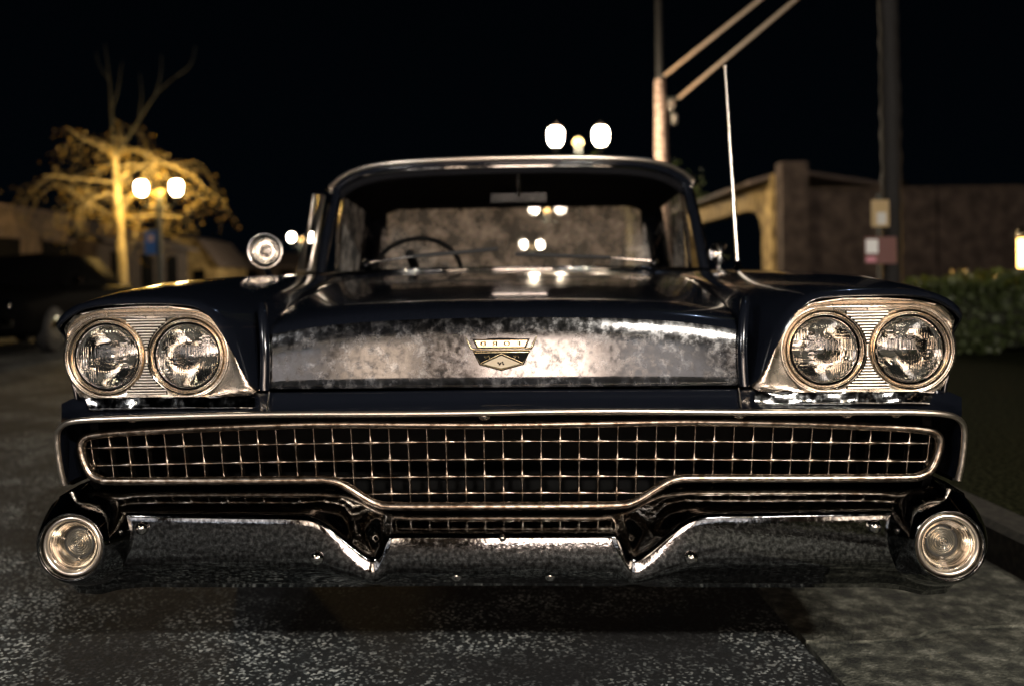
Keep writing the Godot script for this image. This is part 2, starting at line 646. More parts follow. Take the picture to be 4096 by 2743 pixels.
func lamps() -> void:
	twin_lamp("twin-globe street lamp showing just above the car roof", 1.9, -19.0, 3.77, 8.0)
	twin_lamp("twin-globe lamp seen high through the car's rear window", 2.1, -31.6, 3.3, 10.0)
	twin_lamp("farthest twin-globe lamp, seen low through the car's rear window", 2.5, -50.0, 2.75, 4.0)
	twin_lamp("twin-globe street lamp shining in the golden tree, with a blue banner", -8.35, -24.5, 3.4, 7.5, true, Color(1.0, 0.78, 0.34))
	twin_lamp("small far twin-globe lamp just right of the round spotlight", -8.85, -46.0, 3.1, 4.0)
	twin_lamp("twin-globe lamp behind the viewer on the kerb side, seen only as reflections", 2.1, 4.2, 3.7, 18.0, false, Color(1.0, 0.97, 0.93))
	twin_lamp("twin-globe lamp behind the viewer across the road, seen only as reflections", -4.8, 3.0, 3.7, 5.0, false, Color(0.97, 0.98, 1.0))
	# the short lit post at the edge of the hedge
	var b := far(2337, 640, 11.0)
	var o := thing("bollard_light", "short glowing yellow post light at the right edge above the hedge", "bollard light", Vector3(b.x, 0.13, b.z))
	var s := Shape.new()
	s.lathe([[0.0, 0.0], [0.07, 0.0], [0.06, 0.08], [0.04, 0.1], [0.04, 0.86], [0.0, 0.86]], Vector3.ZERO, Basis(), 12)
	part("stem", s, M.iron, o)
	s = Shape.new()
	s.lathe([[0.0, 0.865], [0.042, 0.865], [0.042, 1.2], [0.0, 1.2]], Vector3.ZERO, Basis(), 12)
	part("lamp_tube", s, M.warm_glow, o)
	s = Shape.new()
	s.lathe([[0.0, 1.205], [0.05, 1.205], [0.055, 1.25], [0.03, 1.32], [0.0, 1.34]], Vector3.ZERO, Basis(), 12)
	part("cap", s, M.gold, o)
	var l := OmniLight3D.new()
	l.name = "lamp_light"
	l.light_color = Color(1.0, 0.75, 0.4)
	l.light_energy = 0.8
	l.light_size = 0.04
	l.omni_range = 40.0
	l.omni_attenuation = 2.0
	l.shadow_enabled = true
	l.position = Vector3(0, 1.03, 0)
	o.add_child(l, true)


# ---------------------------------------------------------------- buildings
func wall_box(s: Shape, a: Vector3, b: Vector3) -> void:
	s.box((a + b) / 2, (b - a).abs())

func buildings() -> void:
	# right: long brown stucco wall, parapet step, arcade that runs up the street
	var o := thing("stucco_building", "long low brown stucco building with a stepped parapet and a golden arcade", "building", Vector3(6.3, 0.13, -20))
	var s := Shape.new()
	wall_box(s, Vector3(0.5, 0, 0), Vector3(22, 2.58, -0.3))
	part("wall", s, M.brown_stucco, o)
	s = Shape.new()
	wall_box(s, Vector3(-0.05, 0, 0.06), Vector3(0.497, 3.2, -0.4))
	part("corner_pier", s, M.brown_stucco, o)
	s = Shape.new()
	wall_box(s, Vector3(0.5, 2.583, 0.05), Vector3(22, 2.65, -0.35))
	part("coping", s, M.tan_stucco, o)
	for k in 6:
		s = Shape.new()
		wall_box(s, Vector3(3.2 + 3.0 * k, 0, 0.002), Vector3(3.22 + 3.0 * k, 2.58, 0.012))
		part("control_joint", s, M.dark, o)
	# arcade front along the street: fascia with an arch beneath
	s = Shape.new()
	var poly := PackedVector2Array([Vector2(0.403, 0), Vector2(0.403, 2.98), Vector2(9, 2.98), Vector2(9, 0), Vector2(8.6, 0), Vector2(8.6, 1.95), Vector2(8.3, 2.22), Vector2(7.8, 2.34), Vector2(2.2, 2.34), Vector2(1.6, 2.26), Vector2(1.25, 2.05), Vector2(1.12, 1.75), Vector2(1.1, 0)])
	s.plate(poly, -0.15, 0.15, Transform3D(Basis(Vector3(0, 0, -1), Vector3(0, 1, 0), Vector3(1, 0, 0)), Vector3(0, 0, 0)))
	part("arcade_wall", s, M.cream_stucco, o)
	s = Shape.new()
	wall_box(s, Vector3(2.6, 0, -0.4), Vector3(2.8, 2.8, -9))
	part("inner_wall", s, M.dark, o)
	s = Shape.new()
	for q in [[-0.6, 2.86, 0.3, 3.12], [0.3, 3.12, 3.4, 2.6]]:
		for dy in [0.0, -0.09]:
			s.quad(Vector3(q[0], q[1] + dy, -0.45), Vector3(q[0], q[1] + dy, -9.4), Vector3(q[2], q[3] + dy, -9.4), Vector3(q[2], q[3] + dy, -0.45))
		s.quad(Vector3(q[0], q[1], -0.45), Vector3(q[2], q[3], -0.45), Vector3(q[2], q[3] - 0.09, -0.45), Vector3(q[0], q[1] - 0.09, -0.45))
	s.quad(Vector3(-0.6, 2.86, -0.45), Vector3(-0.6, 2.86, -9.4), Vector3(-0.6, 2.77, -9.4), Vector3(-0.6, 2.77, -0.45))
	part("roof", s, M.roof, o)

	# left: low brown shop row, and the yellow gable beyond
	o = thing("shop_row", "low brown building with dark openings at the left edge", "building", Vector3(-13.0, 0.12, -20))
	s = Shape.new()
	wall_box(s, Vector3(0, 0, 4), Vector3(-6, 2.9, -9.8))
	part("wall", s, M.tan_stucco, o)
	s = Shape.new()
	wall_box(s, Vector3(0.06, 2.903, 4.1), Vector3(-6, 3.02, -9.9))
	part("coping", s, M.brown_stucco, o)
	for k in 4:
		s = Shape.new()
		wall_box(s, Vector3(0.004, 0.05 if k % 2 else 0.9, 1.6 - 3.2 * k), Vector3(0.05, 2.1, -0.2 - 3.2 * k))
		var w := part("window" if k % 2 == 0 else "doorway", s, M.dark, o)
		s = Shape.new()
		wall_box(s, Vector3(0.052, 2.12, 1.75 - 3.2 * k), Vector3(0.12, 2.22, -0.35 - 3.2 * k))
		part("lintel", s, M.brown_stucco, w)
	o = thing("low_hall", "second low tan building further up on the left, behind the tree", "building", Vector3(-13.4, 0.12, -33))
	s = Shape.new()
	wall_box(s, Vector3(0, 0, 0), Vector3(-6, 2.4, -10))
	part("wall", s, M.tan_stucco, o)
	s = Shape.new()
	s.quad(Vector3(0.4, 2.35, 0.4), Vector3(0.4, 2.35, -10.4), Vector3(-3, 3.5, -10.4), Vector3(-3, 3.5, 0.4))
	s.quad(Vector3(0.4, 2.27, 0.4), Vector3(0.4, 2.27, -10.4), Vector3(0.4, 2.35, -10.4), Vector3(0.4, 2.35, 0.4))
	part("roof", s, M.roof, o)
	for k in 3:
		s = Shape.new()
		wall_box(s, Vector3(0.004, 0.05, -1.2 - 3.0 * k), Vector3(0.05, 2.0, -2.4 - 3.0 * k))
		part("doorway", s, M.dark, o)
	var a := far(400, 640, 48)
	o = thing("gable_house", "small house with a yellow lit gable wall beyond the tree", "house", Vector3(a.x, 0.12, -48))
	s = Shape.new()
	s.plate(PackedVector2Array([Vector2(-1.6, 0), Vector2(2.1, 0), Vector2(2.1, 1.7), Vector2(1.2, 3.0), Vector2(0.2, 3.25), Vector2(-1.6, 2.1)]), -6, 0)
	part("wall", s, M.cream_stucco, o)
	s = Shape.new()
	wall_box(s, Vector3(0.9, 0.9, 0.003), Vector3(1.5, 1.5, 0.03))
	part("window", s, M.dark, o)
	s = Shape.new()
	s.quad(Vector3(1.2, 3.04, 0.2), Vector3(1.2, 3.04, -6.2), Vector3(2.3, 1.62, -6.2), Vector3(2.3, 1.62, 0.2))
	s.quad(Vector3(0.2, 3.3, 0.2), Vector3(0.2, 3.3, -6.2), Vector3(1.2, 3.04, -6.2), Vector3(1.2, 3.04, 0.2))
	s.quad(Vector3(-1.8, 2.05, 0.2), Vector3(-1.8, 2.05, -6.2), Vector3(0.2, 3.3, -6.2), Vector3(0.2, 3.3, 0.2))
	part("roof", s, M.roof, o)
	a = far(560, 640, 60)
	o = thing("far_bungalow", "far low building with pale doorways left of the round spotlight", "building", Vector3(a.x, 0.12, -60))
	s = Shape.new()
	wall_box(s, Vector3(-3, 0, 0), Vector3(4, 1.9, -5))
	part("wall", s, M.tan_stucco, o)
	s = Shape.new()
	s.quad(Vector3(-3.3, 1.85, 0.4), Vector3(4.3, 1.85, 0.4), Vector3(3.5, 2.7, -2.5), Vector3(-2.5, 2.7, -2.5))
	s.quad(Vector3(-3.3, 1.77, 0.4), Vector3(4.3, 1.77, 0.4), Vector3(4.3, 1.85, 0.4), Vector3(-3.3, 1.85, 0.4))
	part("roof", s, M.roof, o)
	for k in 3:
		s = Shape.new()
		wall_box(s, Vector3(-2.2 + 2.2 * k, 0.05, 0.004), Vector3(-1.4 + 2.2 * k, 1.6, 0.05))
		part("doorway", s, M.dark, o)

	# behind the viewer: shops with lit windows added for chrome and hood to mirror
	o = thing("shop_building", "shop building with added lit windows behind the viewer, seen only as reflections in the car", "building", Vector3(0, 0.12, 13.0))
	s = Shape.new()
	wall_box(s, Vector3(-13, 0, 0), Vector3(10, 4.5, 6))
	part("wall", s, M.tan_stucco, o)
	s = Shape.new()
	wall_box(s, Vector3(-13.1, 4.503, -0.1), Vector3(10.1, 4.7, 6))
	part("cornice", s, M.brown_stucco, o)
	for q in [[-11.6, -8.8, 0], [-8.0, -5.6, 0], [-4.9, -3.0, 1], [-1.33, 1.37, 2], [1.9, 4.2, 0], [5.6, 8.2, 1]]:
		s = Shape.new()
		wall_box(s, Vector3(q[0], 0.15, -0.004), Vector3(q[1], 3.3, -0.03))
		var w := part("added_lit_window", s, [M.shop_dim, M.shop_mid, M.shop_glow][q[2]], o)
		s = Shape.new()
		for k in 4:
			var x: float = lerpf(q[0], q[1], k / 3.0)
			s.box(Vector3(x, 1.72, -0.06), Vector3(0.07, 3.26, 0.06))
		for y in [0.11, 2.35, 3.34]:
			s.box(Vector3((q[0] + q[1]) / 2, y, -0.065), Vector3(q[1] - q[0] + 0.1, 0.08, 0.06))
		part("frame", s, M.dark, w)
		var l := AreaLight3D.new()
		l.name = "added_window_light"
		l.area_size = Vector2(q[1] - q[0], 2.4)
		l.light_color = Color(1.0, 0.83, 0.66)
		l.light_energy = [1.0, 2.5, 6.0][q[2]]
		l.shadow_enabled = true
		l.position = Vector3((q[0] + q[1]) / 2, 1.7, -0.12)
		o.add_child(l, true)
	for k in 14:
		s = Shape.new()
		s.lathe([[0.0, -0.09], [0.06, -0.06], [0.09, 0.0], [0.06, 0.06], [0.0, 0.09]], Vector3(-12.2 + 1.65 * k, 4.0, -0.25), Basis(), 10)
		part("wall_lamp", s, M.globe, o)


# ---------------------------------------------------------------- trees
func leaf_quad(s: Shape, c: Vector3, size: float) -> void:
	var b := Basis.from_euler(Vector3(rng.randf_range(-1.2, 1.2), rng.randf_range(0, TAU), rng.randf_range(-1.2, 1.2)))
	var u := b.x * size * 0.5
	var v := b.y * size
	s.quad(c - v * 0.5, c + u, c + v * 0.5, c - u)

func branch(s: Shape, leaves: Shape, a: Vector3, dir: Vector3, length: float, r: float, level: int, droop: float, leaf: float, dense: int, wild := 0.22) -> void:
	var pts := PackedVector3Array([a])
	var rad := [r]
	var d := dir.normalized()
	var steps := 5
	for k in steps:
		d = (d + Vector3(rng.randf_range(-wild, wild), rng.randf_range(-wild, wild) * 0.8 - droop * 0.25, rng.randf_range(-wild, wild))).normalized()
		pts.append(pts[pts.size() - 1] + d * length / steps)
		rad.append(lerpf(r, r * 0.45, float(k + 1) / steps))
	s.tube(pts, rad, 6 if level > 1 else 4)
	if level > 0:
		for k in 4:
			var i := 2 + k % 4
			var side := Vector3(rng.randf_range(-1, 1), rng.randf_range(-0.2, 0.8) - droop, rng.randf_range(-1, 1)).normalized()
			branch(s, leaves, pts[i], (d * 0.5 + side).normalized(), length * rng.randf_range(0.45, 0.7), rad[i] * 0.6, level - 1, droop, leaf, dense, wild)
	else:
		for k in dense:
			var q := pts[1 + rng.randi() % steps]
			leaf_quad(leaves, q + Vector3(rng.randf_range(-1, 1), rng.randf_range(-1.0, 0.5), rng.randf_range(-1, 1)) * 0.22, leaf * rng.randf_range(0.6, 1.3))

func trees() -> void:
	var b := far(278, 640, 25.3)
	var o := thing("tree", "small tree with golden lamp-lit drooping twigs and bare upper branches", "tree", Vector3(b.x, 0.12, b.z))
	var trunk := Shape.new()
	var limbs := Shape.new()
	var leaves := Shape.new()
	trunk.tube(smooth(PackedVector3Array([Vector3(0.05, 0, 0), Vector3(0.03, 0.6, 0), Vector3(0.0, 1.5, 0), Vector3(-0.05, 2.6, 0.02), Vector3(-0.12, 3.5, 0), Vector3(-0.16, 4.4, 0)]), 3), [0.16, 0.15, 0.14, 0.135, 0.13, 0.13, 0.125, 0.125, 0.12, 0.12, 0.12, 0.115, 0.11, 0.10, 0.08, 0.06], 10)
	part("trunk", trunk, M.bark, o)
	var upper := Shape.new()
	for q in [[[-0.16, 4.35], [-0.2, 5.2], [-0.25, 6.2], [-0.36, 7.2]], [[-0.15, 4.2], [0.35, 4.9], [0.95, 5.8], [1.5, 6.3]], [[0.95, 5.8], [1.1, 6.3], [1.15, 6.9]], [[-0.22, 5.4], [-0.02, 6.0], [0.08, 6.7]], [[0.5, 5.1], [0.6, 5.8], [0.55, 6.4]], [[-0.25, 6.2], [-0.5, 6.6], [-0.6, 7.0]], [[1.5, 6.3], [1.9, 6.6], [2.05, 7.1]]]:
		var pts := PackedVector3Array()
		for v in q:
			pts.append(Vector3(v[0], v[1], 0.05))
		pts = smooth(pts, 3)
		var rad := []
		for k in pts.size():
			rad.append(lerpf(0.05 if q.size() == 4 else 0.022, 0.006, float(k) / (pts.size() - 1)))
		upper.tube(pts, rad, 6)
	part("upper_limbs", upper, mat(lin(0.018, 0.019, 0.014), 0.85), o)  # bark colour darkened here in place of lamp light fading upward
	for k in 17:
		var w := k * 2.4
		branch(limbs, leaves, Vector3(-0.08, 2.5 + 0.11 * k, 0), Vector3(cos(w), rng.randf_range(0.2, 0.8), sin(w) * 0.8), rng.randf_range(1.5, 2.3), 0.021, 2, 0.5, 0.07, 4, 0.36)
	part("limbs", limbs, M.bark, o)
	part("crown", leaves, M.leaf, o)

	# dark tree behind the lamp, right of the roof
	b = far(1440, 640, 24.0)
	o = thing("tree", "dim leafy tree behind the twin-globe lamp above the car roof", "tree", Vector3(b.x, 0.13, b.z))
	trunk = Shape.new()
	limbs = Shape.new()
	leaves = Shape.new()
	trunk.tube(PackedVector3Array([Vector3(0, 0, 0), Vector3(0.03, 1.4, 0), Vector3(0, 2.6, 0)]), [0.14, 0.11, 0.09], 8)
	part("trunk", trunk, M.bark, o)
	for k in 7:
		var w := TAU * k / 7
		branch(limbs, leaves, Vector3(0, 2.2 + 0.07 * k, 0), Vector3(cos(w), 0.7, sin(w)), 1.3, 0.04, 2, 0.1, 0.1, 14)
	part("limbs", limbs, M.bark, o)
	part("crown", leaves, M.hedge_leaf, o)

	# palm trunk on the right
	b = far(2037, 640, 10.0)
	o = thing("palm_tree", "tall dark palm trunk in front of the brown wall at right", "palm tree", Vector3(b.x, 0.13, b.z))
	trunk = Shape.new()
	var rows := []
	for k in 70:
		var y := k * 0.12
		var ring := PackedVector3Array()
		for j in 14:
			var w := TAU * j / 14
			var r := 0.100 - 0.003 * y + 0.012 * (k % 2) + rng.randf_range(-0.006, 0.008) + (0.05 if k == 0 else 0.0)
			ring.append(Vector3(cos(w) * r + 0.02 * sin(y * 0.8), y, sin(w) * r))
		rows.append(ring)
	trunk.grid(rows, true)
	part("trunk", trunk, M.palm_bark, o)
	leaves = Shape.new()
	for k in 18:
		var w := TAU * k / 18 + rng.randf() * 0.2
		var lift := rng.randf_range(-0.2, 0.9)
		var a := Vector3(0, 8.25, 0)
		var last := a
		for i in 10:
			var t := (i + 1) / 10.0
			var c := a + Vector3(cos(w) * t * 1.9, lift * t * 1.4 - t * t * 1.3, sin(w) * t * 1.9)
			var side := Vector3(-sin(w), 0, cos(w))
			for sg in [-1.0, 1.0]:
				leaves.quad(last, last + side * sg * 0.03, c + side * sg * 0.45 * (1.1 - t) + Vector3(0, -0.2, 0), c)
			last = c
	part("crown", leaves, M.hedge_leaf, o)

	# hedge
	o = thing("hedge", "dark leafy hedge beside the headlights at the right edge", "hedge", Vector3(7.6, 0.13, -10.2))
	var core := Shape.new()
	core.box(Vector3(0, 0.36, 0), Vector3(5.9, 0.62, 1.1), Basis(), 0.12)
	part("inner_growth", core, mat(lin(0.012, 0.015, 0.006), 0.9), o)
	leaves = Shape.new()
	for k in 9000:
		var face := rng.randf()
		var c := Vector3(rng.randf_range(-3.05, 3.05), rng.randf_range(0.03, 0.74), 0.55 + rng.randf_range(-0.06, 0.10))
		if face < 0.35:
			c = Vector3(rng.randf_range(-3.05, 3.05), 0.68 + rng.randf_range(-0.06, 0.10), rng.randf_range(-0.6, 0.65))
		elif face < 0.47:
			c = Vector3(-3.0 + rng.randf_range(-0.10, 0.06), rng.randf_range(0.03, 0.74), rng.randf_range(-0.6, 0.6))
		c.y += 0.04 * sin(c.x * 5.0) + 0.03 * sin(c.x * 13.0)
		leaf_quad(leaves, c, rng.randf_range(0.05, 0.10))
	part("foliage", leaves, M.hedge_leaf, o)


# ---------------------------------------------------------------- poles, wires, signs
func poles() -> void:
	var b := far(1519, 640, 20.0)
	var o := thing("utility_pole", "pale wooden utility pole rising behind the car roof", "utility pole", Vector3(b.x, 0.13, b.z))
	var s := Shape.new()
	s.tube(PackedVector3Array([Vector3(0.0, 0, 0), Vector3(-0.02, 3, 0), Vector3(-0.04, 4.95, 0)]), [0.17, 0.15, 0.11], 12)
	part("pole", s, M.wood, o)
	s = Shape.new()
	s.tube(PackedVector3Array([Vector3(-0.04, 4.9, 0), Vector3(-0.05, 9.5, 0)]), [0.075, 0.06], 10)
	part("shaded_pole_top", s, M.palm_bark, o)  # pole top in a dark colour, standing for wood beyond the lamp light
	s = Shape.new()
	s.box(Vector3(0.18, 4.42, 0.05), Vector3(0.14, 0.24, 0.14), Basis(), 0.02)
	s.box(Vector3(0.25, 4.12, 0.05), Vector3(0.10, 0.22, 0.10), Basis(), 0.02)
	part("junction_box", s, M.aluminium, o)
	for q in [[0.04, 5.02], [0.33, 4.55]]:
		s = Shape.new()
		s.tube(PackedVector3Array([Vector3(-0.03, q[1], 0.05), Vector3(q[0] + 0.02, q[1], 0.1)]), 0.03, 6)
		part("bracket", s, M.iron, o)
	for q in [[0.04, 5.02, 0.5, "upper wire running from the utility pole to the top of the frame"], [0.33, 4.55, 0.13, "lower wire running from the utility pole to the top of the frame"]]:
		var a := Vector3(b.x + q[0], 0.13 + q[1], b.z + 0.12)
		var path := PackedVector3Array()
		for k in 25:
			var t := k / 24.0
			path.append(a + Vector3(q[2] * 4.0 * t, 0.12 * t * t - 0.12 * t, 26.0 * t))
		s = Shape.new()
		s.tube(path, 0.03, 6)
		var w := part("overhead_wire", s, mat(lin(0.24, 0.165, 0.11), 0.6), self)
		tag(w, q[3], "wire", "overhead wires from the utility pole")
	# signs in front of the palm
	var p := far(2012, 640, 9.6)
	o = thing("sign_post", "thin post with a pale upper sign and a red-brown lower sign by the palm", "sign post", Vector3(p.x, 0.13, p.z))
	s = Shape.new()
	s.tube(PackedVector3Array([Vector3(0, 0, 0), Vector3(0, 1.62, 0)]), 0.022, 8)
	part("post", s, M.iron, o)
	s = Shape.new()
	s.box(Vector3(-0.0, 1.42, 0.03), Vector3(0.18, 0.27, 0.012), Basis(), 0.004)
	var up := part("upper_sign", s, mat(lin(0.45, 0.33, 0.16), 0.5), o)
	s = Shape.new()
	s.box(Vector3(0.01, 1.37, 0.039), Vector3(0.09, 0.12, 0.004))
	part("pale_patch", s, mat(lin(0.6, 0.6, 0.56), 0.4), up)
	s = Shape.new()
	s.box(Vector3(-0.0, 1.05, 0.03), Vector3(0.32, 0.27, 0.012), Basis(), 0.004)
	var lo := part("lower_sign", s, mat(lin(0.16, 0.07, 0.06), 0.5), o)
	s = Shape.new()
	s.box(Vector3(-0.09, 1.09, 0.039), Vector3(0.12, 0.14, 0.004))
	part("bright_spot", s, mat(lin(0.85, 0.85, 0.82), 0.4), lo)  # bright spot of light put in as a white patch
	s = Shape.new()
	s.box(Vector3(-0.1, 0.96, 0.039), Vector3(0.1, 0.05, 0.004))
	part("pink_panel", s, mat(lin(0.6, 0.25, 0.3), 0.4), lo)


# ---------------------------------------------------------------- other cars
func other_cars() -> void:
	var c := plain_car("parked_car", "dark parked car across the road, left of the headlights", Vector3(-6.9, 0, -14.6), 0.0)
	copy(c, "parked_car", Vector3(-6.75, 0, -8.9), 0.0, "dark parked car cut by the left edge, nearest to the viewer")

func plain_car(called: String, label: String, where: Vector3, turn: float) -> Node3D:
	var o := thing(called, label, "car", where, turn, "dark cars parked across the road")
	var s := Shape.new()
	# sections from nose to tail: z, half width, low, belt
	var rows := []
	for q in [[2.15, 0.66, 0.35, 0.62], [2.1, 0.80, 0.28, 0.72], [1.9, 0.86, 0.24, 0.80], [0.9, 0.90, 0.22, 0.92], [0.0, 0.91, 0.22, 0.94], [-1.2, 0.90, 0.22, 0.95], [-1.9, 0.86, 0.26, 0.95], [-2.15, 0.78, 0.32, 0.85], [-2.2, 0.66, 0.40, 0.72]]:
		var w: float = q[1]
		rows.append(PackedVector3Array([Vector3(-w + 0.08, q[2], q[0]), Vector3(-w, q[2] + 0.1, q[0]), Vector3(-w, q[3] - 0.14, q[0]), Vector3(-w + 0.07, q[3] - 0.02, q[0]), Vector3(-w * 0.5, q[3] + 0.02, q[0]), Vector3(w * 0.5, q[3] + 0.02, q[0]), Vector3(w - 0.07, q[3] - 0.02, q[0]), Vector3(w, q[3] - 0.14, q[0]), Vector3(w, q[2] + 0.1, q[0]), Vector3(w - 0.08, q[2], q[0])]))
	s.grid(rows, true)
	s.fan(rows[0], true)
	s.fan(rows[8])
	part("body", s, M.dull_paint, o)
	s = Shape.new()
	rows = []
	for q in [[1.0, 0.78, 0.93], [0.35, 0.66, 1.34], [-0.2, 0.64, 1.42], [-0.9, 0.64, 1.38], [-1.6, 0.74, 0.96]]:
		rows.append(PackedVector3Array([Vector3(-0.8, 0.92, lerpf(q[0], -0.2, 0.1)), Vector3(-q[1], q[2] - 0.03, q[0]), Vector3(0, q[2] + 0.02, q[0]), Vector3(q[1], q[2] - 0.03, q[0]), Vector3(0.8, 0.92, lerpf(q[0], -0.2, 0.1))]))
	s.grid(rows)
	part("cabin", s, M.dull_paint, o)
	for sx in [-1.0, 1.0]:
		s = Shape.new()
		s.lathe([[0.0, 0.03], [0.06, 0.025], [0.09, 0.0], [0.095, -0.02]], Vector3(sx * 0.62, 0.66, 2.09), Basis(Vector3.RIGHT, PI / 2), 14)
		part("headlight", s, M.mirror, o)
		s = Shape.new()
		s.box(Vector3(sx * 0.98, 1.0, 0.75), Vector3(0.16, 0.11, 0.08), Basis(), 0.03)
		part("side_mirror", s, M.chrome, o)
		for z in [1.3, -1.35]:
			s = Shape.new()
			s.lathe([[0.0, -0.1], [0.28, -0.1], [0.32, -0.06], [0.32, 0.06], [0.28, 0.1], [0.0, 0.1]], Vector3(sx * 0.82, 0.32, z), Basis(Vector3.BACK, PI / 2), 18)
			var w := part("wheel", s, M.rubber, o)
			s = Shape.new()
			s.lathe([[0.0, 0.115], [0.12, 0.11], [0.18, 0.102], [0.19, 0.09]], Vector3(sx * 0.82, 0.32, z), Basis(Vector3.BACK, -PI / 2 * sx), 16)
			part("hub_cap", s, M.chrome, w)
	s = Shape.new()
	s.box(Vector3(0, 0.45, 2.2), Vector3(1.5, 0.10, 0.06), Basis(), 0.02)
	part("bumper", s, M.chrome, o)
	s = Shape.new()
	s.box(Vector3(0, 0.62, 2.16), Vector3(0.8, 0.10, 0.02), Basis(), 0.005)
	part("grille", s, M.chrome, o)
	return o


# ---------------------------------------------------------------- the vintage car
var car: Node3D

func vintage_car() -> void:
	car = thing("vintage_car", "black 1950s sedan with twin headlamps, latticed grille and chrome bumper, facing the viewer", "car", Vector3(0.0344, 0, -D), -0.04)
	hood()
	for s in [-1.0, 1.0]:
		fender(s)
		bezel(s)
	nose()
	grille()
	bumper()
	cabin()
	tail_and_wheels()
	emblem()
	fittings()

func hood_height(t: float, k: float) -> float:  # t across -1..1, k 0..1 from nose to cowl
	return -lerpf(0.032, 0.022, k) * t * t * (0.4 + 0.6 * t * t)

func hood() -> void:
	var prof := [[0.705, 0.020], [0.709, 0.0325], [0.73, 0.0312], [0.76, 0.0292], [0.79, 0.0268], [0.815, 0.0243], [0.838, 0.0208], [0.853, 0.0155], [0.865, 0.005], [0.876, -0.02], [0.886, -0.07], [0.894, -0.13], [0.905, -0.24], [0.922, -0.45], [0.94, -0.75], [0.954, -1.05], [0.962, -1.3], [0.964, -1.42]]
	var front := []
	var top := []
	for i in prof.size():
		var row := PackedVector3Array()
		var k := clampf(-prof[i][1] / 1.4, 0, 1)
		for j in 41:
			var t := (j - 20) / 20.0
			var w := 0.503 + 0.10 * k
			var drop := hood_height(t, k) * clampf((prof[i][0] - 0.70) / 0.15, 0, 1)
			row.append(Vector3(t * w, prof[i][0] + drop, prof[i][1] - 0.012 * t * t))
		if i <= 7:
			front.append(row)
		if i >= 7:
			top.append(row)
	var s := Shape.new()
	s.grid(front)
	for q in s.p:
		s.c.append(grey(1.0).lerp(Color(0.02, 0.02, 0.03), smoothstep(0.795, 0.850, q.y + 0.012 * sin(q.x * 7.0) - 0.02 * q.x)))  # painted fade to black where the reflection runs into dark sky
	var h := part("hood", s, M.dust_and_sheen, car)
	s = Shape.new()
	s.grid(top)
	part("hood_top", s, M.paint, h)
	# inner edge of the hood sides, closing the gap
	s = Shape.new()
	for sx in [0, 40]:
		var a := PackedVector3Array()
		var b := PackedVector3Array()
		for r in front + top:
			a.append(r[sx])
			b.append(r[sx] + Vector3(0, -0.03, -0.03))
		s.grid([a, b])
	part("hood_edge", s, M.paint, h)

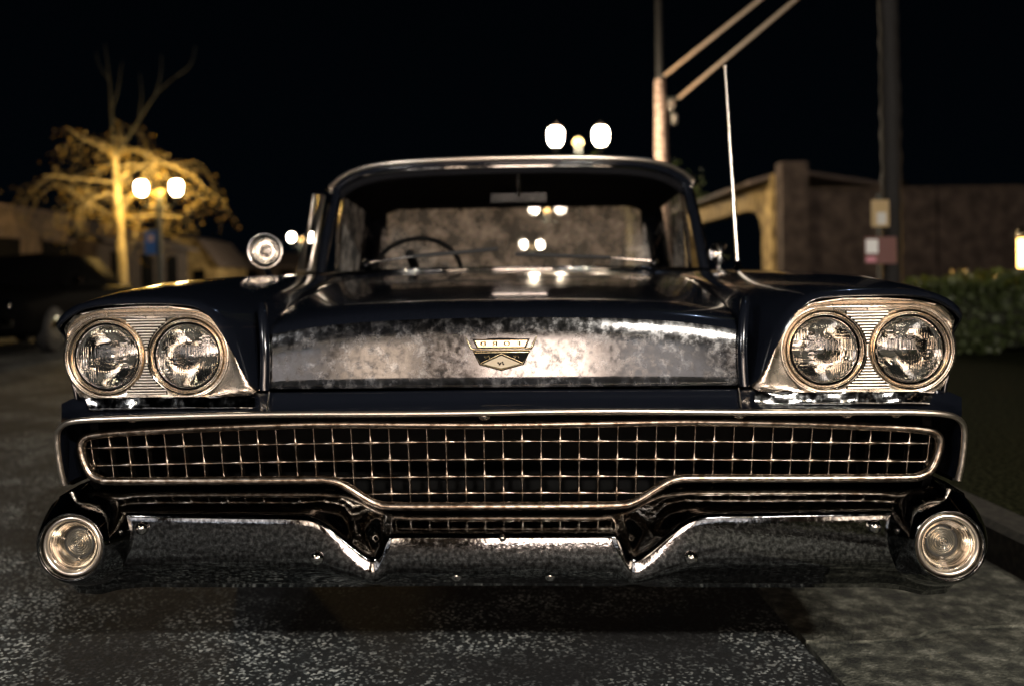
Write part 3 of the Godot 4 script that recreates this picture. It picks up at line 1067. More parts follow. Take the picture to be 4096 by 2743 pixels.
func fender(sx: float) -> void:
	var rows := []
	var lip := [[552, 893, 0.03], [585, 868, 0.035], [620, 805, 0.04], [650, 752, 0.045], [677, 715, 0.048], [712, 692, 0.05], [775, 684, 0.05], [858, 683, 0.05], [935, 687, 0.048], [992, 701, 0.042], [1035, 738, 0.03], [1012, 770, -0.03], [1006, 850, -0.03], [990, 905, -0.03]]
	var a := PackedVector3Array()
	var a2 := PackedVector3Array()
	for q in lip:
		a.append(at(q[0], q[1], q[2]))
	# the lip turns under by a few millimetres
	for k in a.size():
		a2.append(a[k] + Vector3(0, -0.004 if k < 11 else 0.0, -0.012))
	rows.append(smooth(a2, 3))
	rows.append(smooth(a, 3))
	var b := PackedVector3Array()
	for q in [[546, 890, -0.01], [560, 860, 0.0], [590, 800, 0.01], [622, 742, 0.02], [655, 702, 0.025], [700, 678, 0.028], [775, 669, 0.028], [858, 668, 0.028], [935, 673, 0.026], [1000, 692, 0.022], [1037, 731, 0.015], [1016, 775, -0.04], [1008, 850, -0.04], [998, 905, -0.04]]:
		b.append(at(q[0], q[1], q[2]))
	rows.append(smooth(b, 3))
	for st in [
		[-0.10, [[0.513, 0.715], [0.515, 0.76], [0.520, 0.80], [0.535, 0.845], [0.580, 0.885], [0.65, 0.915], [0.73, 0.928], [0.81, 0.926], [0.88, 0.917], [0.935, 0.90], [0.962, 0.865], [0.952, 0.82], [0.95, 0.75], [0.95, 0.69]]],
		[-0.30, [[0.52, 0.80], [0.522, 0.83], [0.526, 0.855], [0.54, 0.88], [0.59, 0.905], [0.67, 0.932], [0.75, 0.941], [0.83, 0.939], [0.89, 0.928], [0.94, 0.908], [0.963, 0.87], [0.957, 0.82], [0.957, 0.72], [0.957, 0.62]]],
		[-0.75, [[0.55, 0.915], [0.553, 0.917], [0.557, 0.92], [0.57, 0.925], [0.62, 0.936], [0.69, 0.948], [0.77, 0.953], [0.84, 0.95], [0.90, 0.94], [0.945, 0.915], [0.965, 0.875], [0.96, 0.82], [0.96, 0.72], [0.96, 0.62]]],
		[-1.42, [[0.60, 0.942], [0.603, 0.943], [0.607, 0.945], [0.62, 0.948], [0.66, 0.953], [0.72, 0.959], [0.79, 0.962], [0.85, 0.958], [0.905, 0.947], [0.948, 0.92], [0.966, 0.88], [0.96, 0.82], [0.96, 0.72], [0.96, 0.62]]],
		[-1.80, [[0.77, 0.965], [0.775, 0.965], [0.78, 0.965], [0.79, 0.965], [0.80, 0.965], [0.82, 0.964], [0.84, 0.962], [0.87, 0.955], [0.915, 0.943], [0.95, 0.918], [0.966, 0.88], [0.96, 0.82], [0.96, 0.72], [0.96, 0.62]]]]:
		var c := PackedVector3Array()
		for q in st[1]:
			c.append(Vector3(q[0], q[1], st[0]))
		rows.append(smooth(c, 3))
	for r in rows:
		for k in r.size():
			r[k].x *= sx
	var s := Shape.new()
	s.grid(rows)
	part("fender", s, M.paint, car)
	# a bright bead along the rolled inner edge of the fender beside the hood
	s = Shape.new()
	var e := PackedVector3Array()
	for q in [[549, 888, 0.03], [547, 850, 0.026], [546, 800, 0.02], [548, 750, 0.008], [551, 715, -0.01], [553, 695, -0.05]]:
		var v := at(q[0], q[1], q[2])
		e.append(Vector3(v.x * sx, v.y, v.z))
	s.tube(smooth(e, 4), 0.011, 10)
	part("fender_edge", s, M.paint, car)

# distance from c along direction w to where inside() turns false
func reach(c: Vector2, w: float, inside: Callable, most := 400.0) -> float:
	var lo := 0.0
	var hi := most
	var d := Vector2(cos(w), sin(w))
	for k in 24:
		var mid := (lo + hi) / 2
		if inside.call(c + d * mid):
			lo = mid
		else:
			hi = mid
	return lo

func bezel(sx: float) -> void:
	var lamp := [Vector2(731, 808), Vector2(920, 808)]
	var mid := Vector2(825.5, 806)
	var outline := PackedVector3Array()
	for q in [[566, 892, 0.004], [604, 832, 0.012], [642, 756, 0.024], [668, 722, 0.03], [702, 702, 0.036], [773, 692, 0.04], [858, 692, 0.04], [935, 697, 0.036], [992, 710, 0.026], [1020, 738, 0.012], [1012, 770, 0.0], [1013, 802, -0.002], [1010, 839, -0.004], [1000, 872, -0.006], [986, 898, -0.004], [960, 905, 0.0], [860, 903, 0.002], [740, 903, 0.002], [640, 902, 0.002], [585, 900, 0.002]]:
		outline.append(Vector3(q[0], q[1], q[2]))
	var smoothed := PackedVector3Array()
	for k in outline.size():
		var b := outline[k]
		var c := outline[(k + 1) % outline.size()]
		for j in 4:
			smoothed.append(b.lerp(c, j / 4.0))
	var flat := PackedVector2Array()
	for q in smoothed:
		flat.append(Vector2(q.x, q.y))
	var stadium := func(p: Vector2, r: float) -> bool:
		var x := clampf(p.x, 731, 920)
		return p.distance_to(Vector2(x, 808)) < r
	var n := 120
	var rows := []
	for ring in [[93.0, -0.003], [95.0, 0.002], [97.5, 0.003], [100.0, 0.001], [102.0, -0.002]]:
		var r := PackedVector3Array()
		for k in n:
			var w := TAU * k / n
			var dist := reach(mid, w, stadium.bind(ring[0]))
			var p2 := mid + Vector2(cos(w), sin(w)) * dist
			var v := at(p2.x, p2.y, ring[1])
			r.append(Vector3(v.x * sx, v.y, v.z))
		rows.append(r)
	var rim := PackedVector3Array()
	var between := PackedVector3Array()
	for k in n:
		var w := TAU * k / n
		var d := Vector2(cos(w), sin(w))
		var best := mid + d * 110
		var z := 0.0
		for j in flat.size():
			var hit = Geometry2D.segment_intersects_segment(mid, mid + d * 600, flat[j], flat[(j + 1) % flat.size()])
			if hit != null:
				best = hit
				var q := smoothed[j]
				var q2 := smoothed[(j + 1) % smoothed.size()]
				var span := flat[j].distance_to(flat[(j + 1) % flat.size()])
				z = lerpf(q.z, q2.z, flat[j].distance_to(hit) / maxf(span, 0.001))
		var v := at(best.x, best.y, z)
		rim.append(Vector3(v.x * sx, v.y, v.z))
		var inner: Vector3 = rows[4][k]
		between.append(inner.lerp(rim[k], 0.55) + Vector3(0, 0, -0.006))
	rows.append(between)
	rows.append(rim)
	var back := PackedVector3Array()
	for q in rim:
		back.append(q + Vector3(0, 0, -0.03))
	rows.append(back)
	var s := Shape.new()
	s.grid(rows, true)
	# the plate between the lamps, one half round each lamp
	for k in 2:
		var c: Vector2 = lamp[k]
		var inside := func(p: Vector2) -> bool:
			return stadium.call(p, 93.0) and (p.x < 825.5 if k == 0 else p.x > 825.5)
		var inner := PackedVector3Array()
		var lip2 := PackedVector3Array()
		var outer := PackedVector3Array()
		for j in 96:
			var w := TAU * j / 96
			var d := Vector2(cos(w), sin(w))
			var p1 := c + d * 89.0
			var dist := maxf(reach(c, w, inside, 140.0), 89.5)
			var p2 := c + d * dist
			var v1 := at(p1.x, p1.y, -0.016)
			var v2 := at(p1.x, p1.y, -0.003)
			var v3 := at(p2.x, p2.y, -0.003)
			inner.append(Vector3(v1.x * sx, v1.y, v1.z))
			lip2.append(Vector3(v2.x * sx, v2.y, v2.z))
			outer.append(Vector3(v3.x * sx, v3.y, v3.z))
		s.grid([inner, lip2, outer], true)
	var b := part("headlight_bezel", s, M.aluminium, car)
	# ribs above and below the waist, on a dark field
	for dirn in [-1.0, 1.0]:
		var left_edge := PackedVector2Array()
		var right_edge := PackedVector2Array()
		for k in 13:
			var row: float = 808.0 + dirn * (88.5 - 6.2 * k)
			var dy: float = 808.0 - row
			var half := minf(94.5 - sqrt(maxf(0.0, 8100.0 - dy * dy)) - 2.6, 48.0)
			if half > 1.5:
				left_edge.append(Vector2(-half, row))
				right_edge.insert(0, Vector2(half, row))
		var field := PackedVector2Array()
		for q in left_edge + right_edge:
			var v := at(825.5 + q.x, q.y, 0.0)
			field.append(Vector2(v.x * sx, v.y))
		s = Shape.new()
		s.plate(field, -0.0028, -0.0016)
		part("rib_field", s, M.black, b)
		for k in 11:
			var row: float = 808.0 + dirn * (85.0 - 6.6 * k)
			var dy: float = 808.0 - row
			var half := 94.5 - sqrt(maxf(0.0, 90.0 * 90.0 - dy * dy)) - 4.0
			if half < 2.0:
				continue
			half = minf(half, 46.0)
			var a := at(825.5 - half, row, -0.0015)
			var c := at(825.5 + half, row, -0.0015)
			var r := Shape.new()
			r.tube(PackedVector3Array([Vector3(a.x * sx, a.y, a.z), Vector3(c.x * sx, c.y, c.z)]), 0.0023, 8)
			part("rib", r, M.satin, b)
	# folded chrome shelf under the lamps
	s = Shape.new()
	rows = []
	for q in [[903, 0.003], [908, 0.0042], [918, 0.0075], [927, 0.010], [931, 0.011], [934, 0.007]]:
		var r := PackedVector3Array()
		for j in 33:
			var t := j / 32.0
			var u := lerpf(572, 972 - (q[0] - 903) * 0.4, t)
			var v := at(u, q[0] - 6.0 * t * (1 - t), q[1] + 0.0009 * sin(t * 23.0 + sx) * (1.0 if q[0] > 905 and q[0] < 930 else 0.0))
			r.append(Vector3(v.x * sx, v.y, v.z))
		rows.append(r)
	s.grid(rows)
	part("lower_shelf", s, M.old_chrome, b)
	for k in 2:
		headlight(lamp[k], sx)

func headlight(c: Vector2, sx: float) -> void:
	var mid := at(c.x, c.y, 0.0)
	mid.x *= sx
	var px := D / F
	var face := Basis(Vector3.RIGHT, PI / 2)  # the lathe's height runs towards +z
	var s := Shape.new()
	s.lathe([[86 * px, -0.03], [86 * px, 0.0], [85.2 * px, 0.0032], [83.6 * px, 0.0034], [82.6 * px, -0.003], [81.6 * px, -0.004], [80.8 * px, 0.0], [79.6 * px, 0.001], [78.6 * px, -0.002], [77.4 * px, -0.007], [76 * px, -0.010], [75.6 * px, -0.03]], mid, face, 64)
	var h := part("headlight", s, M.warm_chrome, car)
	s = Shape.new()
	var prof := []
	for k in 13:
		var r := 73.0 * px * (1.0 - k / 12.0)
		prof.append([r, -0.062 + 0.054 * pow(r / (73.0 * px), 2.0)])
	s.lathe(prof, mid, face, 48)
	part("reflector", s, M.mirror, h)
	s = Shape.new()
	s.lathe([[0.0, -0.020], [0.010, -0.020], [0.012, -0.024], [0.012, -0.058]], mid, face, 20)
	part("bulb_shield", s, M.chrome, h)
	# the glass: front dome and prism back, closed
	s = Shape.new()
	var rows := []
	var R := 74.2 * px
	for k in 17:
		var r := R * k / 16.0
		rows.append([r, 0.006 - 0.012 * pow(r / R, 2.0)])
	for k in 17:
		var r := R * (16 - k) / 16.0
		rows.append([r, 0.001 - 0.012 * pow(r / R, 2.0) - (0.0 if k > 0 else 0.001)])
	s.lathe(rows, mid, face, 56)
	for k in s.p.size():
		s.t[k] = Vector2(s.p[k].x - mid.x, s.p[k].y - mid.y) / (2.0 * R) + Vector2(0.5, 0.5) + Vector2(c.x * 0.013 * sx, 0.0)
	part("lens", s, M.lens, h)

# the panel under the hood and the shroud round the grille
func nose() -> void:
	var s := Shape.new()
	var rows := []
	for q in [[888, -0.02], [890, 0.022], [896, 0.030], [906, 0.034], [918, 0.040], [930, 0.052], [938, 0.064], [942, 0.070]]:
		var r := PackedVector3Array()
		for j in 81:
			var u := lerpf(-1030, 1030, j / 80.0)
			var w := absf(u)
			var row: float = q[0] + table(w, [0, 540, 787, 1000, 1030], [0, 3, 5, 11, 18])
			var z: float = q[1]
			if w > 555:
				var k := clampf((w - 555) / 20.0, 0, 1)
				z = lerpf(z, table(q[0], [888, 925, 932, 942], [-0.03, -0.02, 0.03, 0.070]), k)
				z -= 0.055 * pow(clampf((w - 950) / 80.0, 0, 1), 2.0)
				row += 10.0 * pow(clampf((w - 960) / 70.0, 0, 1), 2.0)
			r.append(at(u, row, z))
		rows.append(r)
	s.grid(rows)
	var panel := part("nose_panel", s, M.paint, car)
	# seams each side of the hood
	for sx in [-1.0, 1.0]:
		s = Shape.new()
		var path := PackedVector3Array()
		for q in [[537, 891, 0.032], [540, 915, 0.043], [543, 938, 0.066]]:
			var v := at(q[0], q[1], q[2])
			path.append(Vector3(v.x * sx, v.y, v.z))
		s.tube(path, 0.0016, 5)
		part("seam", s, M.aluminium, panel)
	# lip moulding
	var lip := PackedVector3Array()
	var right := [[0, 943, 0.073], [270, 943, 0.073], [540, 945, 0.073], [787, 948, 0.073], [940, 951, 0.072], [1000, 956, 0.068], [1026, 966, 0.058], [1037, 985, 0.046], [1037, 1020, 0.040], [1030, 1070, 0.035], [1022, 1103, 0.03]]
	for k in range(right.size() - 1, 0, -1):
		lip.append(at(-right[k][0], right[k][1], right[k][2]))
	for q in right:
		lip.append(at(q[0], q[1], q[2]))
	var path := smooth(lip, 6)
	var wav := RandomNumberGenerator.new()
	wav.seed = 3
	for k in path.size():
		path[k] += Vector3(0, 0.0012 * sin(path[k].x * 9.0), wav.randf_range(-0.0006, 0.0006))
	s = Shape.new()
	s.tube(path, 0.0062, 12, false, 1.0)
	part("lip_moulding", s, M.satin, car)
	# shroud: from the moulding back to the grille
	s = Shape.new()
	var inner := PackedVector3Array()
	var inner2 := PackedVector3Array()
	for k in path.size():
		var q := path[k]
		var u := q.x * F / (D - q.z)
		var row := Y0 - (q.y - H) * F / (D - q.z)
		inner.append(at(clampf(u, -1014, 1014), maxf(row, 956), 0.01))
		inner2.append(at(clampf(u, -1004, 1004), maxf(row, 964), -0.09))
	var inner3 := PackedVector3Array()
	for q in inner2:
		inner3.append(Vector3(clampf(q.x * 1.02, -0.94, 0.94), q.y + 0.02, -0.47))
	s.grid([path, inner, inner2, inner3])
	part("grille_shroud", s, M.paint, car)
	# side returns outside the moulding
	for sx in [-1.0, 1.0]:
		s = Shape.new()
		var a := PackedVector3Array()
		var b := PackedVector3Array()
		var c := PackedVector3Array()
		for k in range(5, right.size()):
			var v := at(right[k][0] + 1, right[k][1], right[k][2])
			a.append(Vector3(v.x * sx, v.y, v.z))
			b.append(Vector3((v.x + 0.004) * sx, v.y, v.z - 0.06))
			c.append(Vector3((v.x - 0.03) * sx, v.y + 0.01, v.z - 0.5))
		s.grid([a, b, c])
		part("fender_corner", s, M.paint, car)
	s = Shape.new()
	s.box(Vector3(0, 0.56, -0.45), Vector3(1.8, 0.6, 0.02))
	part("radiator_panel", s, M.black, car)
	s = Shape.new()
	s.box(Vector3(0, 0.40, -0.27), Vector3(1.86, 0.02, 0.42))
	part("splash_pan", s, M.black, car)
	for sx in [-1.0, 1.0]:
		s = Shape.new()
		s.box(Vector3(sx * 0.935, 0.55, -0.29), Vector3(0.02, 0.34, 0.40))
		part("splash_side", s, M.black, car)
	for q in [-860.0, -40.0, 540.0, 780.0, 890.0]:
		s = Shape.new()
		var v := at(q, 953, 0.06)
		s.lathe([[0.0, 0.006], [0.008, 0.004], [0.012, 0.0], [0.0, -0.002]], v, Basis(Vector3.RIGHT, PI * 0.8), 12)
		part("moulding_clip", s, M.aluminium, panel)

func frame_path() -> PackedVector3Array:
	var half := [[0, 971], [220, 969], [440, 967], [700, 974], [870, 982], [945, 988], [972, 996], [983, 1012], [980, 1036], [970, 1064], [958, 1082], [938, 1092], [900, 1096], [660, 1096], [440, 1095], [405, 1096], [378, 1102], [345, 1121], [315, 1140], [290, 1151], [262, 1156], [130, 1157]]
	var out := PackedVector3Array()
	for q in half:
		out.append(at(q[0], q[1], 0.0))
	out.append(at(0, 1157, 0.0))
	for k in range(half.size() - 1, 0, -1):
		out.append(at(-half[k][0], half[k][1], 0.0))
	return out

func row_bounds(u: float) -> Vector2:
	var w := absf(u)
	return Vector2(table(w, [0, 440, 700, 945, 975], [971, 967, 974, 988, 1000]), table(w, [0, 262, 290, 315, 345, 378, 405, 940, 975], [1157, 1156, 1151, 1140, 1121, 1102, 1096, 1092, 1050]))

func grille() -> void:
	var g := Shape.new()
	var path := smooth(frame_path(), 4, true)
	g.tube(path, 0.0095, 10, true, 1.0, Vector3.BACK)
	var frame := part("grille_frame", g, M.grille, car)
	g = Shape.new()
	var inner := PackedVector3Array()
	for q in path:
		inner.append(q + Vector3(0, 0, -0.03))
	g.grid([path, inner], true)
	part("frame_return", g, M.grille, frame)
	var base := Node3D.new()
	base.name = "grille_lattice"
	car.add_child(base)
	var px := D / F
	var z := -0.028
	# uprights
	for k in range(-22, 23):
		var u := k * 43.6
		if absf(u) > 965:
			continue
		var b := row_bounds(u)
		var s := Shape.new()
		var front := PackedVector3Array()
		var rows := []
		var lean := 0.010 * u
		var n := int((b.y - b.x) / 4.0)
		for i in n + 1:
			var row := lerpf(b.x, b.y, float(i) / n)
			var w := 1.9
			for r in 4:
				var y := bar_row(r, u)
				var d := absf(row - y)
				if (k + r) % 2 != 0:
					w = maxf(w, 6.4 - d * 0.36)
			var uu := u - lean * (row - 1010) / 80.0
			var a := at(uu - w, row, z)
			var m := at(uu, row, z + 0.004)
			var c := at(uu + w, row, z)
			rows.append(PackedVector3Array([a + Vector3(0, 0, -0.02), a, m, c, c + Vector3(0, 0, -0.02)]))
		s.grid(rows)
		part("grille_upright", s, M.grille, base)
	# cross bars
	for r in 4:
		var span: float = [972.0, 962.0, 412.0, 348.0][r]
		var s := Shape.new()
		var rows := []
		var n := int(span * 2 / 5.0)
		for i in n + 1:
			var u := lerpf(-span, span, float(i) / n)
			var cell := u / 43.6
			var to_node := absf(cell - roundf(cell))
			var odd := posmod(int(roundf(cell)) + r, 2) == 1
			var w := 1.9 + (3.8 * (1.0 - 2.0 * to_node) if odd else 0.0)
			var y := bar_row(r, u)
			var a := at(u, y - w, z + 0.001)
			var m := at(u, y, z + 0.007)
			var c := at(u, y + w, z + 0.001)
			rows.append(PackedVector3Array([a + Vector3(0, 0, -0.02), a, m, c, c + Vector3(0, 0, -0.02)]))
		s.grid(rows)
		part("grille_bar", s, M.grille, base)

func bar_row(r: int, u: float) -> float:
	return [1009.0, 1050.0, 1089.0, 1127.0][r] + 9.5 * pow(absf(u) / 900.0, 1.6)

func ridge_row(w: float) -> float:
	return table(w, [0, 248, 261, 268, 274, 280, 286, 293, 302, 314, 330, 352, 376, 400, 424, 448, 480, 600, 890, 915, 932, 944, 956, 970, 985, 1001, 1018, 1034, 1050, 1064, 1076, 1086, 1095], [1214, 1214, 1217, 1225, 1238, 1253, 1264, 1270, 1270, 1263, 1251, 1234, 1214, 1195, 1181, 1174, 1172, 1171, 1169, 1174, 1181, 1185, 1184, 1177, 1169, 1165, 1166, 1171, 1181, 1196, 1212, 1230, 1250])

func bumper() -> void:
	var us := []
	for k in [0, 60, 120, 180, 225, 245, 254, 261, 267, 272, 277, 282, 287, 293, 300, 308, 317, 327, 338, 350, 363, 376, 390, 404, 418, 432, 446, 462, 490, 560, 640, 720, 800, 850, 885, 905, 920, 932, 944, 956, 968, 980, 992, 1004, 1016, 1028, 1040, 1052, 1062, 1071, 1079, 1086, 1091, 1095]:
		us.append(float(k))
	var all := []
	for k in range(us.size() - 1, 0, -1):
		all.append(-us[k])
	all.append_array(us)
	var rows := []
	for u in all:
		var w: float = absf(u)
		var back := table(w, [0, 230, 262, 290, 318, 345, 372, 400, 430, 470, 900, 1000, 1040, 1056, 1070, 1080, 1089, 1095], [1164, 1164, 1161, 1153, 1140, 1126, 1114, 1108, 1105, 1104, 1103, 1103, 1106, 1114, 1128, 1147, 1175, 1215])
		var ridge := ridge_row(w)
		var low := table(w, [0, 260, 480, 860, 930, 970, 1030, 1050, 1064, 1076, 1086, 1095], [1352, 1354, 1357, 1361, 1369, 1377, 1377, 1368, 1354, 1334, 1308, 1270])
		var bulge := 0.014 * smoothstep(905.0, 975.0, w)
		var sweep := bulge + table(w, [0, 400, 800, 980, 1028, 1046, 1062, 1075, 1084, 1091, 1095], [0.0, -0.002, -0.012, -0.025, -0.035, -0.045, -0.060, -0.080, -0.10, -0.125, -0.16])
		if w > 235 and w < 480:
			ridge = (ridge + ridge_row(w - 9.0) + ridge_row(w + 9.0) + ridge_row(w - 4.5) + ridge_row(w + 4.5)) / 5.0
		var yb := at(0, back, -0.02).y
		var yr := at(0, ridge, 0.10).y
		var yl := at(0, low, 0.09).y
		var x: float = at(u, 0, 0.10).x
		var r := PackedVector3Array()
		var dip := smoothstep(1215.0, 1270.0, ridge) if w < 460 else 0.0
		var hf := yr - 0.012 - yl
		for q in [
			[-0.06, yb - 0.012], [-0.02, yb], [0.02, lerpf(yb, yr, 0.22)], [0.06, lerpf(yb, yr, 0.5) - 0.018 * dip], [0.088, lerpf(yb, yr, 0.82) - 0.012 * dip], [0.1015, yr + 0.0005], [0.1065, yr - 0.0012], [0.1100, yr - 0.0042], [0.1122, yr - 0.0080], [0.1136, yr - 0.012],
			[0.1146, yr - 0.012 - hf * 0.07], [0.1160, yr - 0.012 - hf * 0.16], [0.1173, yr - 0.012 - hf * 0.26], [0.1182, yr - 0.012 - hf * 0.36], [0.1184, yr - 0.012 - hf * 0.47], [0.1168, yr - 0.012 - hf * 0.56], [0.1120, yr - 0.012 - hf * 0.63], [0.1030, yr - 0.012 - hf * 0.70], [0.0915, yr - 0.012 - hf * 0.77], [0.0785, yr - 0.012 - hf * 0.84], [0.0650, yr - 0.012 - hf * 0.91], [0.050, yl - 0.001], [0.0, yl + 0.004], [-0.06, yl + 0.03]]:
			r.append(Vector3(x, q[1], q[0] + sweep))
		rows.append(r)
	var s := Shape.new()
	s.grid(rows)
	var b := part("front_bumper", s, M.old_chrome, car)
	# wrap of the bumper ends back along the body
	for sx in [-1.0, 1.0]:
		s = Shape.new()
		var pts := []
		for q in [[0.10, 0.0, 1.0], [-0.02, 0.012, 1.0], [-0.25, 0.012, 0.95], [-0.5, 0.0, 0.7]]:
			var r := PackedVector3Array()
			for k in 9:
				var t := k / 8.0
				var y := lerpf(0.475, 0.31, t)
				r.append(Vector3(sx * (0.968 + q[1] + 0.016 * sin(t * PI)), lerpf(0.39, y, q[2]), q[0] - 0.09))
			pts.append(r)
		s.grid(pts)
		part("bumper_end", s, M.old_chrome, b)
	# dome bolts
	for q in [[0, 1230, 8.5, 0.114], [107, 1316, 13, 0.098], [-107, 1316, 13, 0.098], [428, 1275, 15.5, 0.1165], [-428, 1275, 15.5, 0.1165], [839, 1206, 15, 0.105], [-839, 1206, 15, 0.105]]:
		var v := at(q[0], q[1], q[3])
		var r: float = q[2] * (D - 0.12) / F
		s = Shape.new()
		var prof := []
		for k in 9:
			var w := PI / 2 * k / 8.0
			prof.append([r * sin(w), r * 0.75 * cos(w)])
		prof.append([r, -0.01])
		s.lathe(prof, v, Basis(Vector3.RIGHT, PI / 2), 20)
		part("bolt", s, M.chrome, b)
	# parking lamps in the pods
	for sx in [-1.0, 1.0]:
		var c := at(1001, 1247, 0.150)
		c.x *= sx
		var px := (D - 0.15) / F
		var face := Basis(Vector3.RIGHT, PI / 2)
		s = Shape.new()
		s.lathe([[116 * px, -0.060], [106 * px, -0.034], [97 * px, -0.016], [90 * px, -0.004], [85 * px, 0.004], [79 * px, 0.0095], [76 * px, 0.0095], [73.5 * px, 0.006], [72 * px, -0.002], [71 * px, -0.004]], c, face, 56)
		var lamp := part("parking_lamp", s, M.old_chrome, car)
		s = Shape.new()
		s.lathe([[71 * px, -0.004], [69.5 * px, 0.002], [66 * px, 0.0045], [62 * px, 0.003], [59 * px, -0.001], [58 * px, -0.003]], c, face, 56)
		part("lamp_rim", s, M.satin, lamp)
		s = Shape.new()
		var prof := []
		for k in 9:
			var t := k / 8.0
			var r := lerpf(58, 35, t) * px
			prof.append([r, -0.003 - 0.030 * t])
			prof.append([r - 1.9 * px, -0.0028 - 0.030 * t])
		prof.append([0.0, -0.036])
		s.lathe(prof, c, face, 56)
		part("stepped_reflector", s, M.warm_chrome, lamp)
		s = Shape.new()
		s.lathe([[35.5 * px, -0.0345], [35.5 * px, -0.030], [33 * px, -0.028], [32 * px, -0.034]], c, face, 40)
		part("gasket", s, M.rubber, lamp)
		s = Shape.new()
		prof = []
		for k in 25:
			var t := k / 24.0
			prof.append([32.5 * px * t, -0.018 - 0.012 * t * t + 0.0014 * sin(t * 40.0)])
		s.lathe(prof, c, face, 40)
		part("lamp_lens", s, M.lamp_lens if M.has("lamp_lens") else lamp_lens(), lamp)
		for w in [0.9, 2.9, 4.7]:
			s = Shape.new()
			s.lathe([[0.0, 0.004], [0.0025, 0.003], [0.0035, 0.0]], c + Vector3(cos(w) * 36 * px, sin(w) * 36 * px, -0.027), face, 8)
			part("screw", s, M.chrome, lamp)

func lamp_lens() -> StandardMaterial3D:
	var m := mat(lin(0.22, 0.20, 0.15), 0.06, 0.9)
	m.clearcoat_enabled = true
	M.lamp_lens = m
	return m

